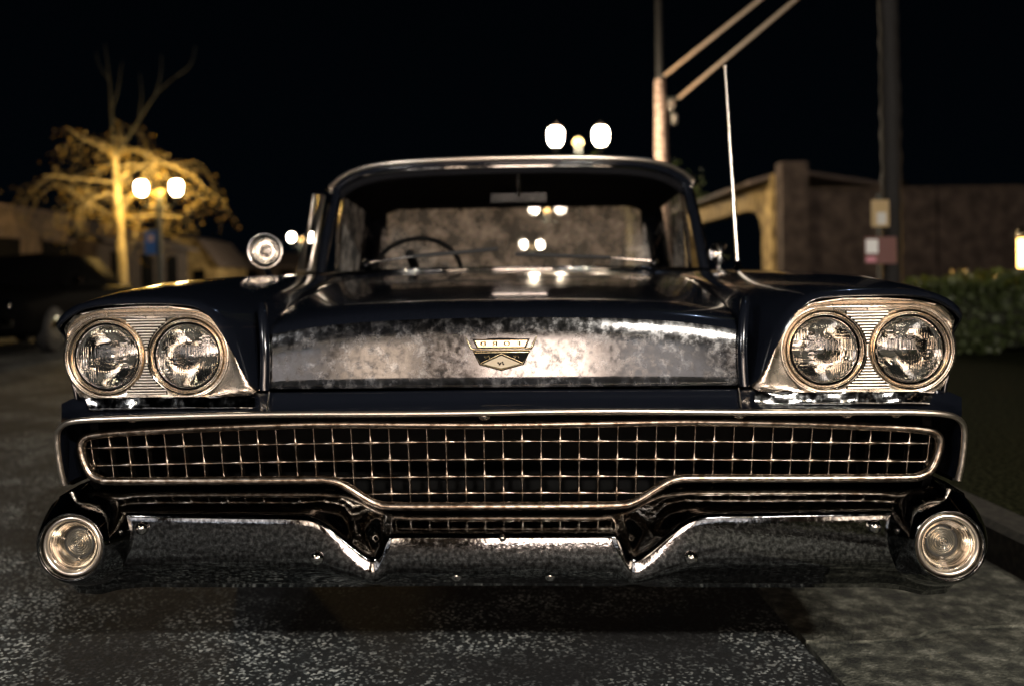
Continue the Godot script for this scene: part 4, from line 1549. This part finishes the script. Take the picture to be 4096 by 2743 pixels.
# ---------------------------------------------------------------- cabin
func cabin() -> void:
	# cowl between hood and windscreen
	var s := Shape.new()
	var rows := []
	for q in [[-1.425, 0.955, 0.0], [-1.43, 0.962, 0.0], [-1.50, 0.966, 0.0], [-1.56, 0.962, 0.0]]:
		var r := PackedVector3Array()
		for j in 31:
			var t := (j - 15) / 15.0
			r.append(Vector3(t * 0.78, q[1] - 0.012 * t * t, q[0] - 0.22 * pow(absf(t), 3.0)))
		rows.append(r)
	s.grid(rows)
	var cowl := part("cowl", s, M.paint, car)
	s = Shape.new()
	for k in 2:
		var path := PackedVector3Array()
		for j in 31:
			var t := (j - 15) / 15.0
			path.append(Vector3(t * 0.765, 0.972 - 0.012 * t * t + 0.006 * k, -1.50 - 0.03 * k - 0.22 * pow(absf(t), 3.0)))
		s.tube(path, 0.006, 8)
	part("cowl_moulding", s, M.chrome, cowl)
	# windscreen: base and head curves
	var base := PackedVector3Array()
	var head := PackedVector3Array()
	for j in 31:
		var t := (j - 15) / 15.0
		base.append(Vector3(t * 0.755, 0.975 - 0.012 * t * t, -1.535 - 0.22 * pow(absf(t), 3.0)))
		head.append(Vector3(t * 0.715, 1.395 - 0.035 * pow(absf(t), 4.0), -1.84 - 0.14 * pow(absf(t), 3.0)))
	rows = []
	for k in 9:
		var t := k / 8.0
		var r := PackedVector3Array()
		for j in 31:
			r.append(base[j].lerp(head[j], t) + Vector3(0, 0, 0.03 * sin(t * PI)))
		rows.append(r)
	s = Shape.new()
	s.grid(rows)
	part("windscreen", s, M.glass, car)
	# screen surround
	s = Shape.new()
	s.tube(head, 0.011, 8)
	part("header_trim", s, M.chrome, car)
	for sx in [-1.0, 1.0]:
		var side := PackedVector3Array()
		for k in 9:
			var r: PackedVector3Array = rows[k]
			side.append(r[0 if sx < 0 else 30] + Vector3(sx * 0.012, 0, -0.01))
		s = Shape.new()
		s.tube(side, 0.020, 10)
		var p := part("windscreen_pillar", s, M.paint, car)
		s = Shape.new()
		var strip := PackedVector3Array()
		for q in side:
			strip.append(q + Vector3(sx * 0.022, 0, 0.004))
		s.tube(strip, 0.006, 6)
		part("pillar_trim", s, M.chrome, p)
	# roof
	rows = []
	var under := []
	for q in [[-1.815, 1.398, 0.735], [-1.80, 1.410, 0.75], [-1.83, 1.424, 0.765], [-1.90, 1.434, 0.775], [-2.05, 1.442, 0.78], [-2.4, 1.444, 0.78], [-2.75, 1.43, 0.775], [-2.95, 1.405, 0.765], [-3.03, 1.375, 0.75]]:
		var r := PackedVector3Array()
		var r2 := PackedVector3Array()
		for j in 33:
			var t := (j - 16) / 16.0
			var a := absf(t)
			var x: float = t * q[2]
			var y: float = q[1] - 0.018 * a * a - 0.075 * pow(a, 9.0)
			r.append(Vector3(x, y, q[0] - 0.14 * pow(a, 3.0) * clampf((q[0] + 2.2) / 0.35, 0, 1)))
			r2.append(r[j] + Vector3(-0.012 * t, -0.035, 0))
		rows.append(r)
		under.append(r2)
	s = Shape.new()
	s.grid(rows)
	var roof := part("roof", s, M.paint, car)
	s = Shape.new()
	s.grid(under)
	part("headliner", s, M.cloth, roof)
	for sx in [0, 32]:
		s = Shape.new()
		var path := PackedVector3Array()
		for r in rows:
			path.append(r[sx] + Vector3(0.008 * (1 if sx else -1), -0.004, 0))
		s.tube(path, 0.009, 8)
		part("drip_rail", s, M.chrome, roof)
	s = Shape.new()
	var lipline := PackedVector3Array()
	for q in rows[2]:
		lipline.append(q + Vector3(0, 0.004, 0.004))
	s.tube(lipline, 0.010, 12)
	part("roof_edge_highlight", s, M.satin, roof)  # added satin tube standing for the lamp highlight on the painted roof edge
	# side pillars and rear quarter
	for sx in [-1.0, 1.0]:
		s = Shape.new()
		s.grid([
			PackedVector3Array([Vector3(sx * 0.76, 1.335, -2.24), Vector3(sx * 0.79, 1.15, -2.22), Vector3(sx * 0.80, 0.96, -2.22)]),
			PackedVector3Array([Vector3(sx * 0.77, 1.335, -2.27), Vector3(sx * 0.80, 1.15, -2.27), Vector3(sx * 0.81, 0.96, -2.27)]),
			PackedVector3Array([Vector3(sx * 0.76, 1.335, -2.31), Vector3(sx * 0.79, 1.15, -2.32), Vector3(sx * 0.80, 0.96, -2.32)])])
		part("centre_pillar", s, M.paint, car)
		s = Shape.new()
		rows = []
		for k in 7:
			var t := k / 6.0
			var y := lerpf(0.95, 1.34, t)
			rows.append(PackedVector3Array([Vector3(sx * lerpf(0.80, 0.765, t), y, lerpf(-2.80, -2.92, t)), Vector3(sx * lerpf(0.80, 0.765, t), y, lerpf(-3.1, -2.98, t)), Vector3(sx * lerpf(0.72, 0.69, t), y, lerpf(-3.2, -3.06, t)), Vector3(sx * lerpf(0.70, 0.67, t), y, lerpf(-3.14, -3.01, t))]))
		s.grid(rows)
		part("rear_pillar", s, M.paint, car)
		s = Shape.new()
		s.quad(Vector3(sx * 0.765, 1.33, -2.32), Vector3(sx * 0.80, 0.97, -2.32), Vector3(sx * 0.80, 0.97, -2.84), Vector3(sx * 0.765, 1.33, -2.9))
		part("side_window", s, M.dusty_glass, car)
		# belt rail and door skin
		s = Shape.new()
		s.grid([
			PackedVector3Array([Vector3(sx * 0.77, 0.965, -1.8), Vector3(sx * 0.78, 0.965, -2.4), Vector3(sx * 0.78, 0.965, -3.0)]),
			PackedVector3Array([Vector3(sx * 0.80, 0.972, -1.8), Vector3(sx * 0.81, 0.972, -2.4), Vector3(sx * 0.81, 0.972, -3.0)]),
			PackedVector3Array([Vector3(sx * 0.90, 0.948, -1.8), Vector3(sx * 0.90, 0.948, -2.4), Vector3(sx * 0.90, 0.95, -3.0)]),
			PackedVector3Array([Vector3(sx * 0.966, 0.88, -1.8), Vector3(sx * 0.968, 0.88, -2.4), Vector3(sx * 0.966, 0.88, -3.0)]),
			PackedVector3Array([Vector3(sx * 0.96, 0.62, -1.8), Vector3(sx * 0.962, 0.62, -2.4), Vector3(sx * 0.96, 0.62, -3.0)])])
		part("door", s, M.paint, car)
	# rear window, rounded
	var pane := PackedVector2Array()
	var ww := 0.715
	for q in [[ww - 0.04, 1.335, 0.0], [ww - 0.01, 0.995, -PI / 2], [-ww + 0.01, 0.995, -PI], [-ww + 0.04, 1.335, -PI * 1.5]]:
		for k in 6:
			var w: float = q[2] + PI / 2 - PI / 2 * k / 5.0
			pane.append(Vector2(q[0] - signf(q[0]) * 0.02 + cos(w) * 0.06, q[1] + (-0.05 if q[1] > 1.1 else 0.045) + sin(w) * 0.06))
	s = Shape.new()
	s.plate(pane, -0.003, 0.003, Transform3D(Basis(Vector3.RIGHT, -0.12), Vector3(0, 0, -2.95)))
	part("rear_window", s, M.dusty_glass, car)
	var ring := PackedVector3Array()
	for q in pane:
		ring.append(Transform3D(Basis(Vector3.RIGHT, -0.12), Vector3(0, 0, -2.95)) * Vector3(q.x, q.y, 0))
	s = Shape.new()
	s.tube(ring, 0.016, 8, true)
	part("rear_window_seal", s, M.black, car)
	# bulkhead above and beside the rear window
	s = Shape.new()
	s.grid([ring, scaled_ring(ring)], true)
	part("rear_bulkhead", s, M.cloth, car)
	# inside
	s = Shape.new()
	s.box(Vector3(0, 0.885, -1.72), Vector3(1.5, 0.12, 0.34), Basis(), 0.05)
	part("dashboard", s, M.vinyl, car)
	for z in [-2.25, -2.85]:
		s = Shape.new()
		s.box(Vector3(0, 0.72, z - 0.02), Vector3(1.42, 0.40, 0.17), Basis(Vector3.RIGHT, -0.18), 0.06)
		s.box(Vector3(0, 0.50, z + 0.32), Vector3(1.42, 0.18, 0.52), Basis(), 0.06)
		part("bench_seat", s, M.vinyl, car)
	s = Shape.new()
	s.box(Vector3(0, 0.25, -2.4), Vector3(1.6, 0.04, 1.9))
	part("cabin_floor", s, M.black, car)
	s = Shape.new()
	var wheel := PackedVector3Array()
	var wb := Basis(Vector3.RIGHT, -0.62)
	var wc := Vector3(-0.395, 0.965, -1.93)
	for k in 40:
		var w := TAU * k / 40
		wheel.append(wc + wb * Vector3(cos(w) * 0.185, sin(w) * 0.185, 0))
	s.tube(wheel, 0.011, 8, true)
	var sw := part("steering_wheel", s, M.black, car)
	s = Shape.new()
	s.tube(PackedVector3Array([wc + wb * Vector3(-0.18, 0, 0), wc + wb * Vector3(0, -0.02, -0.02), wc + wb * Vector3(0.18, 0, 0)]), 0.009, 6)
	s.tube(PackedVector3Array([wc, wc + wb * Vector3(0, 0, 0.3) + Vector3(0, -0.1, 0)]), 0.02, 8)
	part("spoke", s, M.black, sw)
	s = Shape.new()
	s.box(Vector3(0.035, 1.275, -1.93), Vector3(0.245, 0.054, 0.02), Basis(Vector3.RIGHT, 0.1), 0.008)
	var rm := part("rear_view_mirror", s, M.old_chrome, car)
	s = Shape.new()
	s.tube(PackedVector3Array([Vector3(0.035, 1.28, -1.92), Vector3(0.035, 1.37, -1.88)]), 0.008, 6)
	part("mirror_stalk", s, M.chrome, rm)

func scaled_ring(ring: PackedVector3Array) -> PackedVector3Array:
	var out := PackedVector3Array()
	for q in ring:
		var d := Vector2(q.x, q.y - 1.15)
		var k := minf(0.76 / maxf(absf(d.x), 0.001), 0.25 / maxf(absf(d.y), 0.001))
		out.append(Vector3(d.x * k, 1.15 + d.y * k, q.z - 0.02))
	return out

func tail_and_wheels() -> void:
	var s := Shape.new()
	s.grid([
		PackedVector3Array([Vector3(-0.80, 0.955, -3.0), Vector3(-0.4, 0.965, -3.06), Vector3(0.4, 0.965, -3.06), Vector3(0.80, 0.955, -3.0)]),
		PackedVector3Array([Vector3(-0.82, 0.955, -3.6), Vector3(-0.4, 0.965, -3.6), Vector3(0.4, 0.965, -3.6), Vector3(0.82, 0.955, -3.6)]),
		PackedVector3Array([Vector3(-0.84, 0.94, -4.7), Vector3(-0.4, 0.94, -4.8), Vector3(0.4, 0.94, -4.8), Vector3(0.84, 0.94, -4.7)]),
		PackedVector3Array([Vector3(-0.84, 0.5, -4.95), Vector3(-0.4, 0.5, -5.0), Vector3(0.4, 0.5, -5.0), Vector3(0.84, 0.5, -4.95)])])
	part("boot_lid", s, M.paint, car)
	for sx in [-1.0, 1.0]:
		s = Shape.new()
		s.grid([
			PackedVector3Array([Vector3(sx * 0.80, 0.955, -3.0), Vector3(sx * 0.90, 0.95, -3.0), Vector3(sx * 0.966, 0.88, -3.0), Vector3(sx * 0.96, 0.62, -3.0)]),
			PackedVector3Array([Vector3(sx * 0.82, 0.955, -3.6), Vector3(sx * 0.91, 0.96, -3.6), Vector3(sx * 0.96, 0.89, -3.6), Vector3(sx * 0.95, 0.62, -3.6)]),
			PackedVector3Array([Vector3(sx * 0.84, 0.94, -4.7), Vector3(sx * 0.90, 0.955, -4.7), Vector3(sx * 0.93, 0.89, -4.7), Vector3(sx * 0.92, 0.62, -4.7)]),
			PackedVector3Array([Vector3(sx * 0.84, 0.9, -4.95), Vector3(sx * 0.89, 0.9, -4.98), Vector3(sx * 0.90, 0.85, -4.98), Vector3(sx * 0.88, 0.5, -4.95)])])
		part("rear_fender", s, M.paint, car)
		# sills with wheel openings
		s = Shape.new()
		var a := PackedVector3Array()
		var b := PackedVector3Array()
		for k in 80:
			var z := lerpf(-0.3, -4.95, k / 79.0)
			var low := 0.27
			for wz in [-0.95, -3.93]:
				var d: float = absf(z - wz)
				if d < 0.42:
					low = maxf(low, 0.33 + sqrt(0.42 * 0.42 - d * d) * 0.8)
			a.append(Vector3(sx * 0.958, 0.69, z))
			b.append(Vector3(sx * 0.94, minf(low, 0.67), z))
		s.grid([a, b])
		part("lower_body", s, M.paint, car)
		for z in [-0.95, -3.93]:
			s = Shape.new()
			s.lathe([[0.19, -0.10], [0.31, -0.10], [0.345, -0.07], [0.35, 0.0], [0.345, 0.07], [0.31, 0.10], [0.19, 0.10]], Vector3(sx * 0.79, 0.35, z), Basis(Vector3.BACK, -PI / 2 * sx), 32)
			var w := part("wheel", s, M.rubber, car)
			s = Shape.new()
			s.lathe([[0.0, 0.13], [0.08, 0.12], [0.14, 0.105], [0.19, 0.1], [0.195, 0.0]], Vector3(sx * 0.79, 0.35, z), Basis(Vector3.BACK, -PI / 2 * sx), 28)
			part("hub_cap", s, M.chrome, w)
	s = Shape.new()
	s.box(Vector3(0, 0.33, -2.5), Vector3(1.45, 0.26, 4.4), Basis(), 0.02)
	part("chassis", s, M.black, car)
	s = Shape.new()
	s.box(Vector3(0, 0.45, -5.05), Vector3(1.9, 0.16, 0.1), Basis(), 0.04)
	part("rear_bumper", s, M.chrome, car)

# ---------------------------------------------------------------- badge on the hood
func emblem() -> void:
	var px := (D - 0.03) / F
	# local frame: x right, y up, on the hood's face
	var o := Vector3(0, H - (806.0 - Y0) * px, 0.0285)
	var face := Transform3D(Basis(Vector3.RIGHT, -0.09), o)
	var to := func(x: float, row: float) -> Vector2:
		return Vector2(x * px, (806.0 - row) * px)
	var s := Shape.new()
	var shield := PackedVector2Array()
	for q in [[-65, 803], [-50, 834.5], [0, 848], [51, 834.5], [66, 803]]:
		shield.append(to.call(q[0], q[1]))
	s.plate(shield, -0.004, 0.002, face)
	var e := part("hood_badge", s, M.black, car)
	# raised rim of the shield
	s = Shape.new()
	var rim := PackedVector3Array()
	for q in [[-61, 806], [-47.5, 832], [0, 844.5], [48.5, 832], [62, 806]]:
		var v: Vector2 = to.call(q[0], q[1])
		rim.append(face * Vector3(v.x, v.y, 0.0035))
	s.tube(rim, 0.0018, 6, true, 1.0, Vector3.BACK)
	part("shield_rim", s, M.gold, e)
	s = Shape.new()
	var chev := PackedVector3Array()
	for q in [[-47, 830], [0, 808.5], [48, 830]]:
		var v: Vector2 = to.call(q[0], q[1])
		chev.append(face * Vector3(v.x, v.y, 0.0035))
	s.tube(chev, 0.0015, 6, false, 1.0, Vector3.BACK)
	part("chevron", s, M.gold, e)
	s = Shape.new()
	var dia := PackedVector2Array()
	for q in [[-42, 831.5], [0, 842], [43, 831.5], [0, 813]]:
		dia.append(to.call(q[0], q[1]))
	s.plate(dia, 0.001, 0.003, face)
	part("lower_field", s, M.enamel, e)
	# little raised figures: one in each field
	for q in [[-33, 815, 0.0], [33, 815, 0.0], [-2, 830, 1.0]]:
		s = Shape.new()
		for k in 5:
			var v: Vector2 = to.call(q[0] + [-5.0, 0.0, 4.5, -2.0, 6.5][k], q[1] + [-0.5, 0.5, -1.5, 3.0, 2.5][k])
			s.lathe([[0.0, 0.0016], [0.0014, 0.0012], [0.0022, 0.0]], face * Vector3(v.x, v.y, 0.003 if q[2] else 0.002), Basis(Vector3.RIGHT, PI / 2), 8)
		part("figure", s, M.black if q[2] else M.gold, e)
	# bars between crown and shield, and the crown with its wings
	for y in [797.0, 801.5]:
		s = Shape.new()
		var a: Vector2 = to.call(-65, y)
		var b: Vector2 = to.call(65, y)
		s.tube(PackedVector3Array([face * Vector3(a.x, a.y, 0.003), face * Vector3(b.x, b.y, 0.003)]), 0.0016, 6)
		part("bar", s, M.gold, e)
	s = Shape.new()
	var crown := PackedVector2Array()
	for q in [[-56, 796], [-66, 775.5], [-36, 776], [-30, 774], [0, 773], [34, 774.5], [40, 775.5], [66, 775], [56, 796]]:
		crown.append(to.call(q[0], q[1]))
	s.plate(crown, -0.004, 0.0015, face)
	var c := part("crown_panel", s, M.black, e)
	s = Shape.new()
	var plate := PackedVector2Array()
	for q in [[-53, 793.5], [-60, 779], [60, 779], [53, 793.5]]:
		plate.append(to.call(q[0], q[1]))
	s.plate(plate, 0.0012, 0.0026, face)
	part("letter_panel", s, M.gold, e)
	for sx in [-1.0, 1.0]:
		s = Shape.new()
		var path := PackedVector3Array()
		for q in [[62, 798.5], [69, 796], [74, 785], [82, 769.5]]:
			var v: Vector2 = to.call(q[0] * sx, q[1])
			path.append(face * Vector3(v.x, v.y, 0.003))
		s.tube(smooth(path, 4), [0.002, 0.0022, 0.0024, 0.0026, 0.0027, 0.0028, 0.0027, 0.0026, 0.0023, 0.002, 0.0016, 0.0011, 0.0005], 6)
		part("wing", s, M.gold, e)
	# the letters read backwards in the picture, and so they stand here
	var font := SystemFont.new()
	font.font_names = PackedStringArray(["Droid Sans"])
	font.font_weight = 700
	var k := 0
	for ch in ["F", "O", "R", "D"]:
		var tm := TextMesh.new()
		tm.font = font
		tm.text = ch
		tm.font_size = 64
		tm.pixel_size = 0.00021
		tm.depth = 0.0008
		tm.curve_step = 2.0
		var arr := tm.get_mesh_arrays()
		var pts: PackedVector3Array = arr[Mesh.ARRAY_VERTEX]
		var idx: PackedInt32Array = arr[Mesh.ARRAY_INDEX]
		var v: Vector2 = to.call(40.0 - 27.0 * k, 786.3)
		s = Shape.new()
		for q in pts:
			s.p.append(face * Vector3(v.x - q.x * 1.6, v.y + q.y, 0.0028 + q.z))
			s.t.append(Vector2.ZERO)
		for j in range(0, idx.size(), 3):
			s.f.append_array([idx[j], idx[j + 2], idx[j + 1]])
		part("letter", s, M.black, e)
		k += 1

# ---------------------------------------------------------------- small fittings
# a point of the car from a place on the photograph's sheet, z metres ahead of the grille
func spot(x: float, row: float, z: float) -> Vector3:
	var p := far(x, row, D - z)
	return (car.transform.affine_inverse() * p)

func fittings() -> void:
	var s := Shape.new()
	# wireless aerial
	var a := spot(1687, 616, -1.15)
	var b := spot(1658, 153, -1.25)
	s.tube(PackedVector3Array([a, a.lerp(b, 0.33), a.lerp(b, 0.34), a.lerp(b, 0.66), a.lerp(b, 0.67), b]), [0.0065, 0.0065, 0.0055, 0.0055, 0.0045, 0.0045], 8)
	s.lathe([[0.0, 0.008], [0.006, 0.005], [0.007, 0.0], [0.005, -0.006], [0.0, -0.008]], b, Basis(), 10)
	var ae := part("aerial", s, M.satin, car)
	s = Shape.new()
	s.lathe([[0.0, 0.03], [0.009, 0.028], [0.012, 0.01], [0.02, 0.0], [0.024, -0.012]], a, Basis(), 14)
	part("aerial_base", s, M.chrome, ae)
	# spotlight on the left
	var c := spot(606, 574, -1.30)
	var px := (D + 1.30) / F
	var face := Basis(Vector3.RIGHT, PI / 2)
	s = Shape.new()
	s.lathe([[0.0, -0.11], [18 * px, -0.10], [32 * px, -0.06], [41 * px, -0.01], [43 * px, 0.004], [40 * px, 0.009], [35 * px, 0.006], [34 * px, 0.0]], c, face, 32)
	var sp := part("spotlight", s, M.chrome, car)
	s = Shape.new()
	s.lathe([[34 * px, 0.0], [24 * px, -0.025], [12 * px, -0.038], [0.0, -0.042]], c, face, 32)
	part("reflector", s, M.mirror, sp)
	s = Shape.new()
	s.lathe([[0.0, 0.012], [14 * px, 0.010], [26 * px, 0.005], [34.5 * px, -0.002], [26 * px, 0.002], [14 * px, 0.007], [0.0, 0.009]], c, face, 32)
	for k in s.p.size():
		s.t[k] = Vector2(s.p[k].x - c.x, s.p[k].y - c.y) / (70.0 * px) + Vector2(0.5, 0.5)
	part("glass", s, M.lens, sp)
	s = Shape.new()
	s.tube(PackedVector3Array([c + Vector3(0, -40 * px, -0.02), c + Vector3(0.01, -0.10, -0.04)]), [0.012, 0.014], 10)
	part("bracket", s, M.chrome, sp)
	# mirror on the right
	c = spot(1646, 580, -1.45)
	s = Shape.new()
	s.lathe([[0.0, -0.05], [0.025, -0.045], [0.04, -0.02], [0.043, 0.0], [0.038, 0.006], [0.0, 0.012]], c, face, 20)
	var mi := part("side_mirror", s, M.chrome, car)
	s = Shape.new()
	s.tube(PackedVector3Array([c + Vector3(0, -0.02, -0.02), c + Vector3(0.0, -0.075, -0.03)]), 0.008, 8)
	part("stalk", s, M.chrome, mi)
	# opened quarter light on the left
	var q := [spot(722, 446, -1.95), spot(735, 450, -1.80), spot(712, 618, -1.72), spot(684, 622, -1.85)]
	s = Shape.new()
	s.tube(PackedVector3Array(q), 0.015, 8, true)
	var v := part("vent_window", s, M.satin, car)
	s = Shape.new()
	s.quad(q[0], q[1], q[2], q[3])
	part("pane", s, M.glass, v)
	# wipers
	for w in [[838, 601, 1012, 577, 1138, 570], [1496, 597, 1330, 584, 1178, 581]]:
		s = Shape.new()
		var p0 := spot(w[0], w[1], -1.50)
		var p1 := spot(w[2], w[3], -1.53)
		var p2 := spot(w[4], w[5], -1.52)
		s.tube(PackedVector3Array([p0, p1]), [0.007, 0.004], 6)
		s.lathe([[0.0, 0.016], [0.012, 0.012], [0.016, -0.01]], p0, Basis(), 12)
		var wi := part("wiper", s, M.chrome, car)
		s = Shape.new()
		s.tube(PackedVector3Array([p1.lerp(p0, 0.4), p2]), 0.009, 6)
		part("wiper_blade", s, M.rubber, wi)
